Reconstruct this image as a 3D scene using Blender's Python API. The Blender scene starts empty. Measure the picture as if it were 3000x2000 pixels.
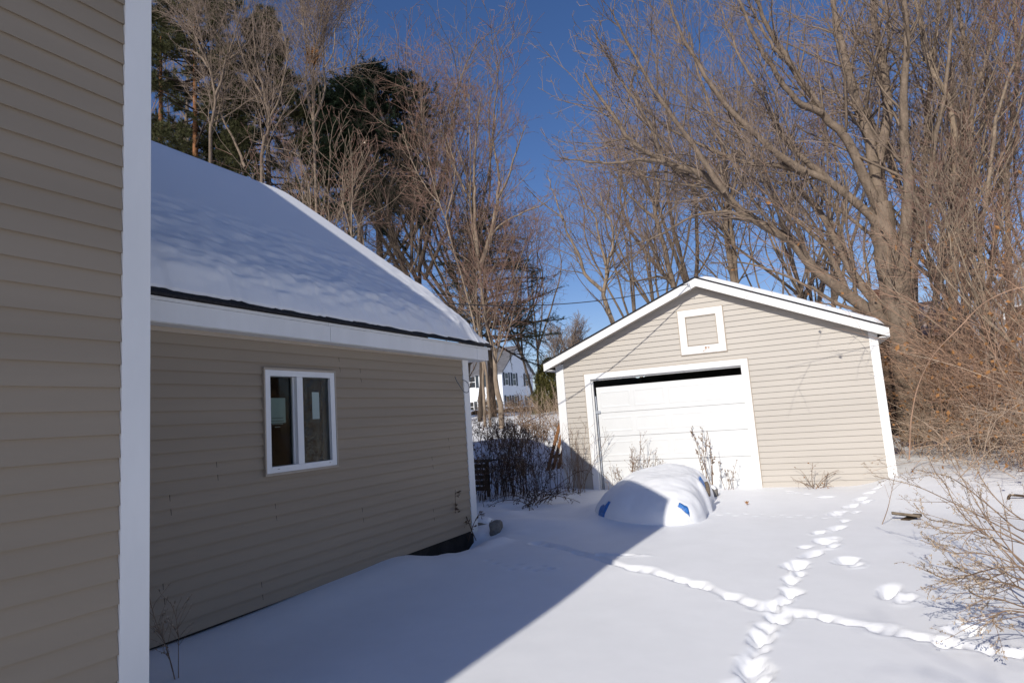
import bpy, bmesh, math, random
import numpy as np
from mathutils import Matrix, Vector

PI = math.pi
scene = bpy.context.scene
COL = scene.collection
RS = np.random.RandomState

# ------------------------------------------------------------------ camera
F = 1821.0                       # focal length in pixels of the 3000 px wide photograph
R = np.array([[0.885449285721248, 0.11988972088422604, 0.4490055870944527],
              [0.45942822624877644, -0.08021085747487267, -0.8845857353976769],
              [-0.07003761376314065, 0.9895416480216728, -0.12610336826951568]])

def ray(px, py):
    return R @ np.array([(px - 1500) / F, -(py - 1000) / F, -1.0])

def at(px, py, y):               # the point at world depth y on the sight line of a photo pixel
    v = ray(px, py)
    return v * (y / v[1])

def onx(px, py, x):
    v = ray(px, py)
    return v * (x / v[0])

cam_d = bpy.data.cameras.new('camera')
cam_d.sensor_width = 36.0
cam_d.lens = 36.0 * F / 3000.0
cam_d.clip_start = 0.05
cam_d.clip_end = 2000
cam = bpy.data.objects.new('camera', cam_d)
m4 = Matrix([list(R[0]) + [0], list(R[1]) + [0], list(R[2]) + [0], [0, 0, 0, 1]])
cam.matrix_world = m4
COL.objects.link(cam)
scene.camera = cam

# ------------------------------------------------------------------ light
SUN_EL = math.radians(31.0)
w = bpy.data.worlds.new('World')
scene.world = w
w.use_nodes = True
nt = w.node_tree
nt.nodes.clear()
sky = nt.nodes.new('ShaderNodeTexSky')
sky.sky_type = 'NISHITA'
sky.sun_disc = False
sky.sun_elevation = SUN_EL
sky.sun_rotation = PI + 0.06
sky.altitude = 200
sky.air_density = 1.0
sky.dust_density = 0.5
sky.ozone_density = 1.0
bg = nt.nodes.new('ShaderNodeBackground')
bg.inputs['Strength'].default_value = 0.083
wo = nt.nodes.new('ShaderNodeOutputWorld')
hs = nt.nodes.new('ShaderNodeHueSaturation')
hs.inputs['Saturation'].default_value = 1.22
nt.links.new(sky.outputs[0], hs.inputs['Color'])
tn = nt.nodes.new('ShaderNodeMix')
tn.data_type = 'RGBA'
tn.blend_type = 'MULTIPLY'
tn.inputs[0].default_value = 1.0
tn.inputs[7].default_value = (1.02, 1.01, 1.26, 1)
nt.links.new(hs.outputs[0], tn.inputs[6])
nt.links.new(tn.outputs[2], bg.inputs[0])
nt.links.new(bg.outputs[0], wo.inputs[0])
sd = bpy.data.lights.new('sun', 'SUN')
sd.energy = 4.15
sd.angle = math.radians(0.55)
sd.color = (1.0, 0.94, 0.84)
so = bpy.data.objects.new('sun', sd)
sdir = Vector((0.06, 1.0, -0.6 * math.hypot(0.06, 1.0)))
so.rotation_euler = sdir.to_track_quat('-Z', 'Y').to_euler()
so.location = (0, -20, 20)
COL.objects.link(so)
scene.cycles.use_denoising = True
scene.cycles.use_adaptive_sampling = False
scene.cycles.sample_clamp_indirect = 4.0
scene.view_settings.view_transform = 'Standard'
scene.view_settings.look = 'None'
scene.view_settings.exposure = 0.0
scene.view_settings.gamma = 1.0

# ------------------------------------------------------------------ helpers: objects
def tag(o, label=None, cat=None, group=None, kind=None):
    if label: o['label'] = label
    if cat: o['category'] = cat
    if group: o['group'] = group
    if kind: o['kind'] = kind
    return o

def thing(name, label, cat, loc=(0, 0, 0), group=None, rz=0.0, sc=1.0):
    o = bpy.data.objects.new(name, None)
    o.empty_display_size = 0.2
    o.location = loc
    o.rotation_euler = (0, 0, rz)
    o.scale = (sc, sc, sc)
    COL.objects.link(o)
    return tag(o, label, cat, group)

def link(name, me, mat, parent=None, world=True):
    o = bpy.data.objects.new(name, me)
    if mat is not None:
        for mm in (mat if isinstance(mat, (list, tuple)) else [mat]):
            me.materials.append(mm)
    COL.objects.link(o)
    if parent is not None:
        o.parent = parent
        if world:                # vertices are in world coordinates: undo the parents' placement
            p, q = Vector((0, 0, 0)), parent
            while q is not None:
                p += q.location
                q = q.parent
            o.location = -p if parent.type == 'EMPTY' else (0, 0, 0)
    return o

def copy_thing(root, loc, rz=0.0, sc=1.0, label=None, name=None):
    r = root.copy()
    COL.objects.link(r)
    r.location = loc
    r.rotation_euler = (0, 0, rz)
    r.scale = (sc, sc, sc) if not isinstance(sc, (tuple, list)) else sc
    if label: r['label'] = label
    for ch in list(root.children):
        c = ch.copy()
        COL.objects.link(c)
        c.parent = r
    return r

def np_mesh(name, V, Q, T=None, smooth=True):
    V = np.asarray(V, dtype=np.float32).reshape(-1, 3)
    Q = np.zeros((0, 4), int) if Q is None else np.asarray(Q).reshape(-1, 4)
    T = np.zeros((0, 3), int) if T is None else np.asarray(T).reshape(-1, 3)
    me = bpy.data.meshes.new(name)
    me.vertices.add(len(V))
    me.vertices.foreach_set('co', V.ravel())
    nl = Q.size + T.size
    me.loops.add(nl)
    me.loops.foreach_set('vertex_index', np.concatenate([Q.ravel(), T.ravel()]).astype(np.int32))
    npoly = len(Q) + len(T)
    me.polygons.add(npoly)
    st = np.concatenate([np.arange(len(Q)) * 4, Q.size + np.arange(len(T)) * 3]).astype(np.int32)
    me.polygons.foreach_set('loop_start', st)
    if smooth:
        me.polygons.foreach_set('use_smooth', np.ones(npoly, dtype=bool))
    me.update(calc_edges=True)
    me.validate()
    return me

class MB:                         # mesh builder collecting boxes, quads and prisms
    def __init__(s): s.v, s.f, s.mi = [], [], []
    def face(s, pts, mi=0):
        n = len(s.v)
        s.v += [tuple(map(float, p)) for p in pts]
        s.f.append(list(range(n, n + len(pts))))
        s.mi.append(mi)
    def hexa(s, p, mi=0):         # 8 points, bottom 4 then top 4
        n = len(s.v)
        s.v += [tuple(map(float, q)) for q in p]
        for f in ((3, 2, 1, 0), (4, 5, 6, 7), (0, 1, 5, 4), (1, 2, 6, 5), (2, 3, 7, 6), (3, 0, 4, 7)):
            s.f.append([n + i for i in f])
            s.mi.append(mi)
    def box(s, a, b, fr=None, mi=0):
        x0, y0, z0 = [min(i, j) for i, j in zip(a, b)]
        x1, y1, z1 = [max(i, j) for i, j in zip(a, b)]
        P = [(x0, y0, z0), (x1, y0, z0), (x1, y1, z0), (x0, y1, z0), (x0, y0, z1), (x1, y0, z1), (x1, y1, z1), (x0, y1, z1)]
        s.hexa([fr(*p) for p in P] if fr else P, mi)
    def build(s, name, mat, parent=None, bevel=0.0, smooth=False):
        me = bpy.data.meshes.new(name)
        me.from_pydata(s.v, [], s.f)
        me.polygons.foreach_set('material_index', s.mi)
        me.validate()
        bm = bmesh.new()
        bm.from_mesh(me)
        bmesh.ops.recalc_face_normals(bm, faces=bm.faces)
        if bevel:
            bmesh.ops.bevel(bm, geom=list(bm.edges), offset=bevel, segments=1, affect='EDGES', clamp_overlap=True)
        bm.to_mesh(me)
        bm.free()
        if smooth:
            me.polygons.foreach_set('use_smooth', [True] * len(me.polygons))
        return link(name, me, mat, parent)

# smooth value noise on numpy arrays
_lat = RS(5).rand(256, 256)
def vnoise(x, y, s=0):
    x = np.asarray(x) + 17.3 * s
    y = np.asarray(y) + 9.7 * s
    xi, yi = np.floor(x).astype(int), np.floor(y).astype(int)
    fx, fy = x - xi, y - yi
    fx = fx * fx * fx * (fx * (fx * 6 - 15) + 10)
    fy = fy * fy * fy * (fy * (fy * 6 - 15) + 10)
    g = lambda a, b: _lat[a & 255, b & 255]
    return ((g(xi, yi) * (1 - fx) + g(xi + 1, yi) * fx) * (1 - fy) + (g(xi, yi + 1) * (1 - fx) + g(xi + 1, yi + 1) * fx) * fy) * 2 - 1

def sm(a, b, x):
    t = np.clip((np.asarray(x, dtype=float) - a) / (b - a), 0, 1)
    return t * t * (3 - 2 * t)

# ------------------------------------------------------------------ materials
def mat(name, col, rough=0.6, spec=0.3, noise=None, bump=None, var=None):
    """noise=(scale, amount, stretch) varies the colour; bump=(scale, strength, dist)"""
    m = bpy.data.materials.new(name)
    m.use_nodes = True
    t = m.node_tree
    b = t.nodes['Principled BSDF']
    b.inputs['Base Color'].default_value = (*col, 1)
    b.inputs['Roughness'].default_value = rough
    b.inputs['Specular IOR Level'].default_value = spec
    tc = t.nodes.new('ShaderNodeTexCoord')
    if noise:
        mp = t.nodes.new('ShaderNodeMapping')
        mp.inputs['Scale'].default_value = noise[2] if len(noise) > 2 else (1, 1, 1)
        t.links.new(tc.outputs['Object'], mp.inputs[0])
        n = t.nodes.new('ShaderNodeTexNoise')
        n.inputs['Scale'].default_value = noise[0]
        n.inputs['Detail'].default_value = 5
        n.inputs['Roughness'].default_value = 0.6
        t.links.new(mp.outputs[0], n.inputs['Vector'])
        mx = t.nodes.new('ShaderNodeMix')
        mx.data_type = 'RGBA'
        a = noise[1]
        c2 = noise[3] if len(noise) > 3 else tuple(c * (1 - a) for c in col)
        c1 = noise[4] if len(noise) > 4 else tuple(min(1, c * (1 + a)) for c in col)
        mx.inputs[6].default_value = (*c2, 1)
        mx.inputs[7].default_value = (*c1, 1)
        rp = t.nodes.new('ShaderNodeMapRange')
        rp.inputs[1].default_value = 0.33
        rp.inputs[2].default_value = 0.67
        t.links.new(n.outputs[0], rp.inputs[0])
        t.links.new(rp.outputs[0], mx.inputs[0])
        t.links.new(mx.outputs[2], b.inputs['Base Color'])
    if bump:
        n2 = t.nodes.new('ShaderNodeTexNoise')
        n2.inputs['Scale'].default_value = bump[0]
        n2.inputs['Detail'].default_value = 6
        t.links.new(tc.outputs['Object'], n2.inputs['Vector'])
        bp = t.nodes.new('ShaderNodeBump')
        bp.inputs['Strength'].default_value = bump[1]
        bp.inputs['Distance'].default_value = bump[2]
        t.links.new(n2.outputs[0], bp.inputs['Height'])
        t.links.new(bp.outputs[0], b.inputs['Normal'])
    return m

M = {}
M['snow'] = mat('snow', (0.86, 0.87, 0.89), 0.55, 0.25, noise=(3.0, 0.02), bump=(25, 0.10, 0.004))
M['snow_roof'] = mat('roof_snow', (0.87, 0.88, 0.90), 0.55, 0.25, bump=(30, 0.12, 0.006))
M['siding_house'] = mat('house_siding', (0.32, 0.262, 0.197), 0.55, 0.3, noise=(1.3, 0.05, (1, .25, 3)), bump=(300, 0.08, 0.001))
M['siding_garage'] = mat('garage_siding', (0.475, 0.44, 0.395), 0.55, 0.3, noise=(1.2, 0.045, (.4, .4, 2)), bump=(300, 0.06, 0.001))
M['trim_tan'] = mat('tan_trim', (0.42, 0.355, 0.285), 0.5, 0.3, noise=(6, 0.06))
M['seam'] = mat('siding_seam', (0.085, 0.07, 0.058), 0.8, 0.1)
M['white'] = mat('white_vinyl', (0.78, 0.78, 0.775), 0.45, 0.35, noise=(2.5, 0.055, (1, 1, .3)))
M['white_door'] = mat('white_door_paint', (0.69, 0.70, 0.70), 0.5, 0.35, noise=(3, 0.025))
M['soffit'] = mat('soffit_vinyl', (0.66, 0.66, 0.65), 0.6, 0.2)
M['soffit_tan'] = mat('tan_soffit', (0.42, 0.37, 0.32), 0.6, 0.2)
M['shingle'] = mat('asphalt_shingle', (0.035, 0.034, 0.036), 0.95, 0.1, noise=(60, 0.4))
M['concrete'] = mat('concrete', (0.035, 0.032, 0.03), 0.9, 0.1, noise=(5, 0.3), bump=(30, 0.4, 0.01))
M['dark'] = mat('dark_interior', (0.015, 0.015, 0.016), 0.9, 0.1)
M['metal'] = mat('grey_metal', (0.42, 0.45, 0.5), 0.4, 0.5, noise=(12, 0.2))
M['cable'] = mat('cable_rubber', (0.03, 0.03, 0.035), 0.6, 0.3)
M['grey_cable'] = mat('grey_cable', (0.2, 0.2, 0.21), 0.6, 0.3)
M['tarp'] = mat('blue_tarp', (0.025, 0.15, 0.46), 0.35, 0.5, noise=(40, 0.35), bump=(45, 0.6, 0.02))
M['old_wood'] = mat('weathered_wood', (0.17, 0.135, 0.10), 0.85, 0.1, noise=(14, 0.35, (1, 1, 6)))
M['brown_wood'] = mat('brown_stained_wood', (0.22, 0.105, 0.045), 0.7, 0.2, noise=(10, 0.3, (1, 6, 1)))
M['dark_wood'] = mat('dark_old_wood', (0.07, 0.05, 0.035), 0.85, 0.1, noise=(10, 0.35))
M['stone'] = mat('stone', (0.2, 0.185, 0.165), 0.9, 0.1, noise=(7, 0.3), bump=(20, 0.5, 0.02))
M['leaf'] = mat('dry_leaf', (0.30, 0.15, 0.06), 0.8, 0.1, noise=(8, 0.35))
M['paper'] = mat('pale_paper', (0.36, 0.43, 0.40), 0.8, 0.1)
M['ink'] = mat('grey_ink', (0.22, 0.26, 0.25), 0.8, 0.1)
M['bark'] = mat('grey_brown_bark', (0.20, 0.155, 0.118), 0.9, 0.1, noise=(9, 0.32, (1, 1, .35)), bump=(26, 0.7, 0.03))
M['bark_pale'] = mat('pale_tan_bark', (0.25, 0.195, 0.145), 0.9, 0.1, noise=(7, 0.35, (1, 1, .4)), bump=(24, 0.5, 0.02))
M['bark_dark'] = mat('dark_bark', (0.085, 0.066, 0.052), 0.9, 0.1, noise=(9, 0.3, (1, 1, .35)), bump=(26, 0.7, 0.03))
M['bark_pine'] = mat('orange_pine_bark', (0.25, 0.12, 0.06), 0.9, 0.1, noise=(7, 0.35), bump=(22, 0.7, 0.03))
M['twig'] = mat('grey_twig', (0.25, 0.19, 0.15), 0.8, 0.15, noise=(0.8, 0.22))
M['twig_red'] = mat('reddish_twig', (0.25, 0.155, 0.12), 0.8, 0.15, noise=(0.8, 0.2))
M['twig_dark'] = mat('dark_twig', (0.075, 0.058, 0.046), 0.85, 0.1, noise=(0.8, 0.2))
M['cane'] = mat('red_brown_cane', (0.38, 0.245, 0.17), 0.75, 0.2, noise=(1.5, 0.35))
M['cane_tan'] = mat('tan_cane', (0.44, 0.335, 0.25), 0.8, 0.15, noise=(1.5, 0.3))
M['weed'] = mat('dry_weed', (0.26, 0.18, 0.125), 0.85, 0.1, noise=(6, 0.3))
M['weed_pale'] = mat('pale_dry_seed', (0.43, 0.35, 0.27), 0.85, 0.1, noise=(20, 0.25))
M['weed_dark'] = mat('dark_dry_weed', (0.09, 0.058, 0.04), 0.9, 0.1, noise=(5, 0.35))
M['needle_dark'] = mat('dark_needles', (0.022, 0.038, 0.018), 0.7, 0.2, noise=(0.9, 0.4))
M['needle_pine'] = mat('pine_needles', (0.085, 0.088, 0.036), 0.7, 0.2, noise=(0.7, 0.35))
M['arbor'] = mat('olive_foliage', (0.15, 0.14, 0.045), 0.8, 0.2, noise=(2, 0.35))
M['clapboard'] = mat('white_clapboard', (0.74, 0.76, 0.78), 0.6, 0.2, noise=(.6, 0.04))
M['shutter'] = mat('dark_shutter', (0.028, 0.04, 0.05), 0.6, 0.3)
M['roof_grey'] = mat('grey_roof', (0.13, 0.13, 0.14), 0.9, 0.1, noise=(2, 0.2))
M['house_grey'] = mat('grey_blue_siding', (0.25, 0.28, 0.32), 0.7, 0.2, noise=(.6, 0.08))
M['rusty'] = mat('rusty_roof_sheet', (0.42, 0.36, 0.32), 0.7, 0.3, noise=(1.6, 0.5, (1, 1, 1), (0.26, 0.10, 0.05), (0.62, 0.58, 0.55)))
M['brick'] = mat('red_brick', (0.30, 0.11, 0.08), 0.9, 0.1, noise=(6, 0.3))
M['win_dark'] = mat('dark_glass', (0.02, 0.024, 0.03), 0.08, 0.5)

def glass_mat(name, bump):
    m = bpy.data.materials.new(name)
    m.use_nodes = True
    t = m.node_tree
    t.nodes.clear()
    o = t.nodes.new('ShaderNodeOutputMaterial')
    mx = t.nodes.new('ShaderNodeMixShader')
    tr = t.nodes.new('ShaderNodeBsdfTransparent')
    tr.inputs[0].default_value = (0.70, 0.75, 0.73, 1)
    gl = t.nodes.new('ShaderNodeBsdfGlossy')
    gl.inputs['Roughness'].default_value = 0.02 if not bump else 0.10
    gl.inputs[0].default_value = (0.9, 0.95, 0.95, 1) if not bump else (0.55, 0.58, 0.57, 1)
    fr = t.nodes.new('ShaderNodeFresnel')
    fr.inputs[0].default_value = 1.4 if not bump else 1.9
    t.links.new(fr.outputs[0], mx.inputs[0])
    t.links.new(tr.outputs[0], mx.inputs[1])
    t.links.new(gl.outputs[0], mx.inputs[2])
    t.links.new(mx.outputs[0], o.inputs[0])
    if bump:
        tc = t.nodes.new('ShaderNodeTexCoord')
        n = t.nodes.new('ShaderNodeTexNoise')
        n.inputs['Scale'].default_value = 11
        n.inputs['Detail'].default_value = 6
        n.inputs['Distortion'].default_value = 1.5
        t.links.new(tc.outputs['Object'], n.inputs['Vector'])
        bp = t.nodes.new('ShaderNodeBump')
        bp.inputs['Strength'].default_value = 0.2
        bp.inputs['Distance'].default_value = 0.05
        t.links.new(n.outputs[0], bp.inputs['Height'])
        t.links.new(bp.outputs[0], gl.inputs['Normal'])
        t.links.new(bp.outputs[0], fr.inputs['Normal'])
    return m
M['glass'] = glass_mat('window_glass', False)
M['film'] = glass_mat('wrinkled_film_glass', True)

# white vent board with a rust stain in the middle of its lower board
def rust_board(center):
    m = mat('white_board_with_rust', (0.79, 0.79, 0.79), 0.5, 0.3)
    t = m.node_tree
    b = t.nodes['Principled BSDF']
    geo = t.nodes.new('ShaderNodeNewGeometry')
    sub = t.nodes.new('ShaderNodeVectorMath'); sub.operation = 'SUBTRACT'
    sub.inputs[1].default_value = center
    t.links.new(geo.outputs['Position'], sub.inputs[0])
    mul = t.nodes.new('ShaderNodeVectorMath'); mul.operation = 'MULTIPLY'
    mul.inputs[1].default_value = (1 / 0.085, 0, 1 / 0.07)
    t.links.new(sub.outputs[0], mul.inputs[0])
    ln = t.nodes.new('ShaderNodeVectorMath'); ln.operation = 'LENGTH'
    t.links.new(mul.outputs[0], ln.inputs[0])
    n = t.nodes.new('ShaderNodeTexNoise')
    n.inputs['Scale'].default_value = 28
    n.inputs['Detail'].default_value = 3
    t.links.new(geo.outputs['Position'], n.inputs['Vector'])
    a = t.nodes.new('ShaderNodeMapRange')
    a.inputs[1].default_value = 0.7; a.inputs[2].default_value = 1.05
    a.inputs[3].default_value = 1.0; a.inputs[4].default_value = 0.0
    t.links.new(ln.outputs[1], a.inputs[0])
    c = t.nodes.new('ShaderNodeMapRange')
    c.inputs[1].default_value = 0.50; c.inputs[2].default_value = 0.60
    t.links.new(n.outputs[0], c.inputs[0])
    mm = t.nodes.new('ShaderNodeMath'); mm.operation = 'MULTIPLY'
    t.links.new(a.outputs[0], mm.inputs[0]); t.links.new(c.outputs[0], mm.inputs[1])
    mx = t.nodes.new('ShaderNodeMix'); mx.data_type = 'RGBA'
    mx.inputs[6].default_value = (0.79, 0.79, 0.79, 1)
    mx.inputs[7].default_value = (0.36, 0.20, 0.11, 1)
    t.links.new(mm.outputs[0], mx.inputs[0])
    t.links.new(mx.outputs[2], b.inputs['Base Color'])
    return m

# ------------------------------------------------------------------ tubes and branching
def catmull(pts, n):
    P = np.asarray(pts, float)
    P = np.vstack([2 * P[0] - P[1], P, 2 * P[-1] - P[-2]])
    k = len(P) - 3
    u = np.linspace(0, k - 1e-9, n)
    i = u.astype(int); f = (u - i)[:, None]
    a, b, c, d = P[i], P[i + 1], P[i + 2], P[i + 3]
    return 0.5 * (2 * b + (c - a) * f + (2 * a - 5 * b + 4 * c - d) * f ** 2 + (3 * b - a - 3 * c + d) * f ** 3)

def nrm(v):
    return v / np.maximum(np.linalg.norm(v, axis=-1, keepdims=True), 1e-9)

def tubes(P, Rr, k):
    """P (N,m,3), Rr (N,m) -> verts, quads"""
    N, m, _ = P.shape
    T = np.empty_like(P)
    T[:, 1:-1] = P[:, 2:] - P[:, :-2]
    T[:, 0] = P[:, 1] - P[:, 0]
    T[:, -1] = P[:, -1] - P[:, -2]
    T = nrm(T)
    ref = np.where(np.abs(T[:, :1, 2:3]) > 0.8, np.array([1.0, 0, 0]), np.array([0, 0, 1.0]))
    U = nrm(np.cross(T, np.broadcast_to(ref, T.shape)))
    W = np.cross(T, U)
    a = np.arange(k) * 2 * PI / k
    V = P[:, :, None] + Rr[:, :, None, None] * (np.cos(a)[:, None] * U[:, :, None] + np.sin(a)[:, None] * W[:, :, None])
    base = (np.arange(N) * m * k)[:, None, None]
    i = (np.arange(m - 1) * k)[None, :, None]
    j = np.arange(k)[None, None, :]
    j2 = (j + 1) % k
    Q = np.stack([base + i + j, base + i + j2, base + i + k + j2, base + i + k + j], -1)
    return V.reshape(-1, 3), Q.reshape(-1, 4)

class Acc:
    def __init__(s): s.V, s.Q, s.n = [], [], 0
    def add(s, V, Q):
        s.V.append(V); s.Q.append(Q + s.n); s.n += len(V)
    def mesh(s, name):
        if not s.V: return None
        return np_mesh(name, np.vstack(s.V), np.vstack(s.Q))

def polyline(rng, P0, D, L, m, wig, trop, tropv=(0, 0, 1)):
    N = len(P0)
    P = np.empty((N, m, 3)); P[:, 0] = P0
    d = nrm(D.copy()); st = (L / (m - 1))[:, None]
    tv = np.array(tropv, float)
    for j in range(1, m):
        d = nrm(d + wig * rng.randn(N, 3) + trop * tv)
        P[:, j] = P[:, j - 1] + d * st
    return P

def sprout(rng, P, Rr, L, cnt, tmin, ang, ratio, rr, rmin, up, wig, trop, m, lmin=0.1, lmax=9, tip=0.35, tpow=0.9, fall=0.5, flat=None):
    N, mm, _ = P.shape
    cnt = np.broadcast_to(np.asarray(cnt), (N,)).astype(int)
    idx = np.repeat(np.arange(N), cnt)
    n = len(idx)
    t = tmin + (0.985 - tmin) * rng.rand(n) ** tpow
    x = t * (mm - 1); i = np.minimum(x.astype(int), mm - 2); f = (x - i)
    A, B = P[idx, i], P[idx, i + 1]
    pos = A + (B - A) * f[:, None]
    tan = nrm(B - A)
    r = Rr[idx, i] * (1 - f) + Rr[idx, i + 1] * f
    q = rng.randn(n, 3)
    if flat is not None: q[:, 2] *= flat
    perp = nrm(q - (q * tan).sum(1, keepdims=True) * tan)
    a = np.radians(ang) * (0.75 + 0.5 * rng.rand(n))
    D = np.cos(a)[:, None] * tan + np.sin(a)[:, None] * perp
    D[:, 2] += up
    l = np.clip(L[idx] * ratio * (1 - fall * t) * (0.6 + 0.7 * rng.rand(n)), lmin, lmax)
    r0 = np.maximum(np.minimum(r * rr, l * 0.017), rmin)
    Pn = polyline(rng, pos, D, l, m, wig, trop)
    s = np.linspace(0, 1, m)[None]
    Rn = np.maximum(r0[:, None] * (1 - (1 - tip) * s), rmin * 0.6)
    return Pn, Rn, l

def plen(P):
    return np.linalg.norm(np.diff(P, axis=1), axis=2).sum(1)

def grow_tree(seed, limbs, dens=1.0, twig=0.0045, up=0.18, levels=3, first=None, m0=18, spread=42, l1=0.42):
    """limbs: list of (points, r0, r1). returns (trunk mesh, twig mesh)"""
    rng = RS(seed)
    P = np.stack([catmull(p, m0) for p, a, b in limbs])
    ns = rng.randn(*P.shape) * 0.012
    ns[:, 0] = 0
    P = P + ns
    Rr = np.stack([a + (b - a) * np.linspace(0, 1, m0) ** 0.8 for p, a, b in limbs])
    L = plen(P)
    tr, cr = Acc(), Acc()
    big = Rr[:, 0] > 0.09
    for msk, k in ((big, 10), (~big, 6)):
        if msk.any(): tr.add(*tubes(P[msk], Rr[msk], k))
    tm = np.array([0.12 if first is None else first] * len(L))
    c1 = np.maximum(2, (L * 3.8 * dens)).astype(int)
    P1, R1, L1 = sprout(rng, P, Rr, L, c1, tm[0], spread, l1, 0.36, twig * 1.8, up, 0.10, 0.03, 10, lmin=0.5, lmax=4.2, tpow=0.75)
    tr.add(*tubes(P1, R1, 4))
    P2, R2, L2 = sprout(rng, P1, R1, L1, np.maximum(2, (L1 * 5.5 * dens)).astype(int), 0.08, 46, 0.48, 0.6, twig * 1.3, up * 0.6, 0.11, 0.03, 6, lmin=0.25, lmax=2.0)
    cr.add(*tubes(P2, R2, 3))
    if levels > 2:
        P3, R3, L3 = sprout(rng, P2, R2, L2, np.maximum(1, (L2 * 7.0 * dens)).astype(int), 0.1, 46, 0.5, 0.65, twig, up * 0.4, 0.11, 0.02, 4, lmin=0.15, lmax=0.9)
        cr.add(*tubes(P3, R3, 3))
        if levels > 3:
            P4, R4, L4 = sprout(rng, P3, R3, L3, np.maximum(1, (L3 * 2.6 * dens)).astype(int), 0.2, 44, 0.5, 0.8, twig * 0.85, up * 0.3, 0.10, 0.02, 3, lmin=0.1, lmax=0.45)
            cr.add(*tubes(P4, R4, 3))
    return tr.mesh('trunk'), cr.mesh('branches')

def bare_tree(name, label, limbs, barkm, twigm, seed, group=None, base=None, **kw):
    b = np.array(limbs[0][0][0]) if base is None else np.array(base)
    loc = [([tuple(np.array(p) - b) for p in pts], r0, r1) for pts, r0, r1 in limbs]
    t, c = grow_tree(seed, loc, **kw)
    r = thing(name, label, 'tree', tuple(b), group)
    link('trunk', t, M[barkm], r, world=False)
    link('branches', c, M[twigm], r, world=False)
    return r

def pxl(pts, y0, y1=None):
    """photo-pixel polyline given a real depth running from y0 to y1"""
    y1 = y0 if y1 is None else y1
    n = len(pts)
    return [at(p[0], p[1], y0 + (y1 - y0) * i / (n - 1)) for i, p in enumerate(pts)]

def blades(rng, pos, d, ln, wd):
    """thin triangles (needles, leaves): pos (N,3), d dirs"""
    n = len(pos)
    d = nrm(d)
    s = nrm(np.cross(d, rng.randn(n, 3))) * (np.asarray(wd) * np.ones(n))[:, None]
    V = np.stack([pos - s, pos + s, pos + d * (np.asarray(ln) * np.ones(n))[:, None]], 1).reshape(-1, 3)
    return V, np.arange(3 * n).reshape(-1, 3)

def leaves(rng, pos, d, ln, wd):
    """folded little quads"""
    n = len(pos)
    d = nrm(d)
    s = nrm(np.cross(d, rng.randn(n, 3)))
    u = np.cross(s, d)
    ln = (np.asarray(ln) * np.ones(n))[:, None]; wd = (np.asarray(wd) * np.ones(n))[:, None]
    a = pos; b = pos + d * ln * .5 + s * wd + u * wd * .4; c = pos + d * ln; e = pos + d * ln * .5 - s * wd + u * wd * .3
    V = np.stack([a, b, c, a, c, e], 1).reshape(-1, 3)
    return V, np.arange(6 * n).reshape(-1, 3)

# ================================================================== SNOW GROUND
dG = 0.1016 / 0.00868            # distance of the garage front along its normal
GD = np.array([-0.99930802, -0.03719509, 0.0])     # along the garage front, to the left
GN = np.array([-0.03719509, 0.99930802, 0.0])      # into the garage

def g(s, n, z):
    p = GN * (dG + n) + GD * s
    return (p[0], p[1], z)

def base_h(x, y):
    x = np.asarray(x, float); y = np.asarray(y, float)
    h = -1.475 + 0.05 * sm(3, 7, y) + 0 * x
    h = h + 0.20 * sm(0.0, 1.1, x) * sm(8.5, 11.5, y)
    h = h + 0.30 * sm(1.8, 5.5, x) * sm(3.5, 9, y)
    left = sm(-4.55, -5.3, x)
    hill = 0.85 * sm(11.0, 14.5, y) + 0.75 * sm(14, 22, y) + 0.3 * sm(22, 32, y) + 1.5 * sm(30, 85, y)
    h = h + hill * np.maximum(left, sm(19, 24, y) * 0.25 * sm(0.5, -3, x))
    h = h + 1.6 * sm(30, 90, y) * (1 - left)
    # drift along the addition and small hollow at its far corner
    h = h - 0.24 * np.exp(-(((x + 4.3) / 0.26) ** 2 + ((y - 6.7) / 0.6) ** 2)) * (1 + .5 * vnoise(x * 4, y * 4, 9))
    h = h + 0.05 * np.exp(-(((x + 3.80) / 0.16) ** 2 + ((y - 6.75) / 0.45) ** 2)) * (1 + 1.1 * vnoise(x * 3, y * 5.5, 3))
    h = h + 0.10 * np.exp(-(((y - 7.75) / 0.5) ** 2)) * sm(-4.9, -4.2, x) * sm(-2.6, -3.9, x)
    h = h + 0.10 * np.exp(-((x + 4.36) / 0.45) ** 2) * sm(6.4, 5.2, y)
    # soft wind texture
    near = sm(40, 12, np.hypot(x, y - 5))
    h = h + near * (0.020 * vnoise(x * 0.55, y * 0.7, 1) + 0.004 * vnoise(x * 1.5, y * 1.1, 2))
    rough = sm(1.2, 3.0, x) * sm(5, 9, y) + sm(-3.9, -5.0, x) * sm(7.5, 8.6, y) + sm(14, 20, y)
    h = h + np.clip(rough, 0, 1) * (0.07 * vnoise(x * 1.3, y * 1.3, 4) + 0.035 * vnoise(x * 3.7, y * 3.7, 6))
    return h

def gnd(px, py, z=-1.44):
    v = ray(px, py)
    for _ in range(6):
        p = v * (z / v[2])
        z = float(base_h(p[0], p[1]))
    return v * (z / v[2])

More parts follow.
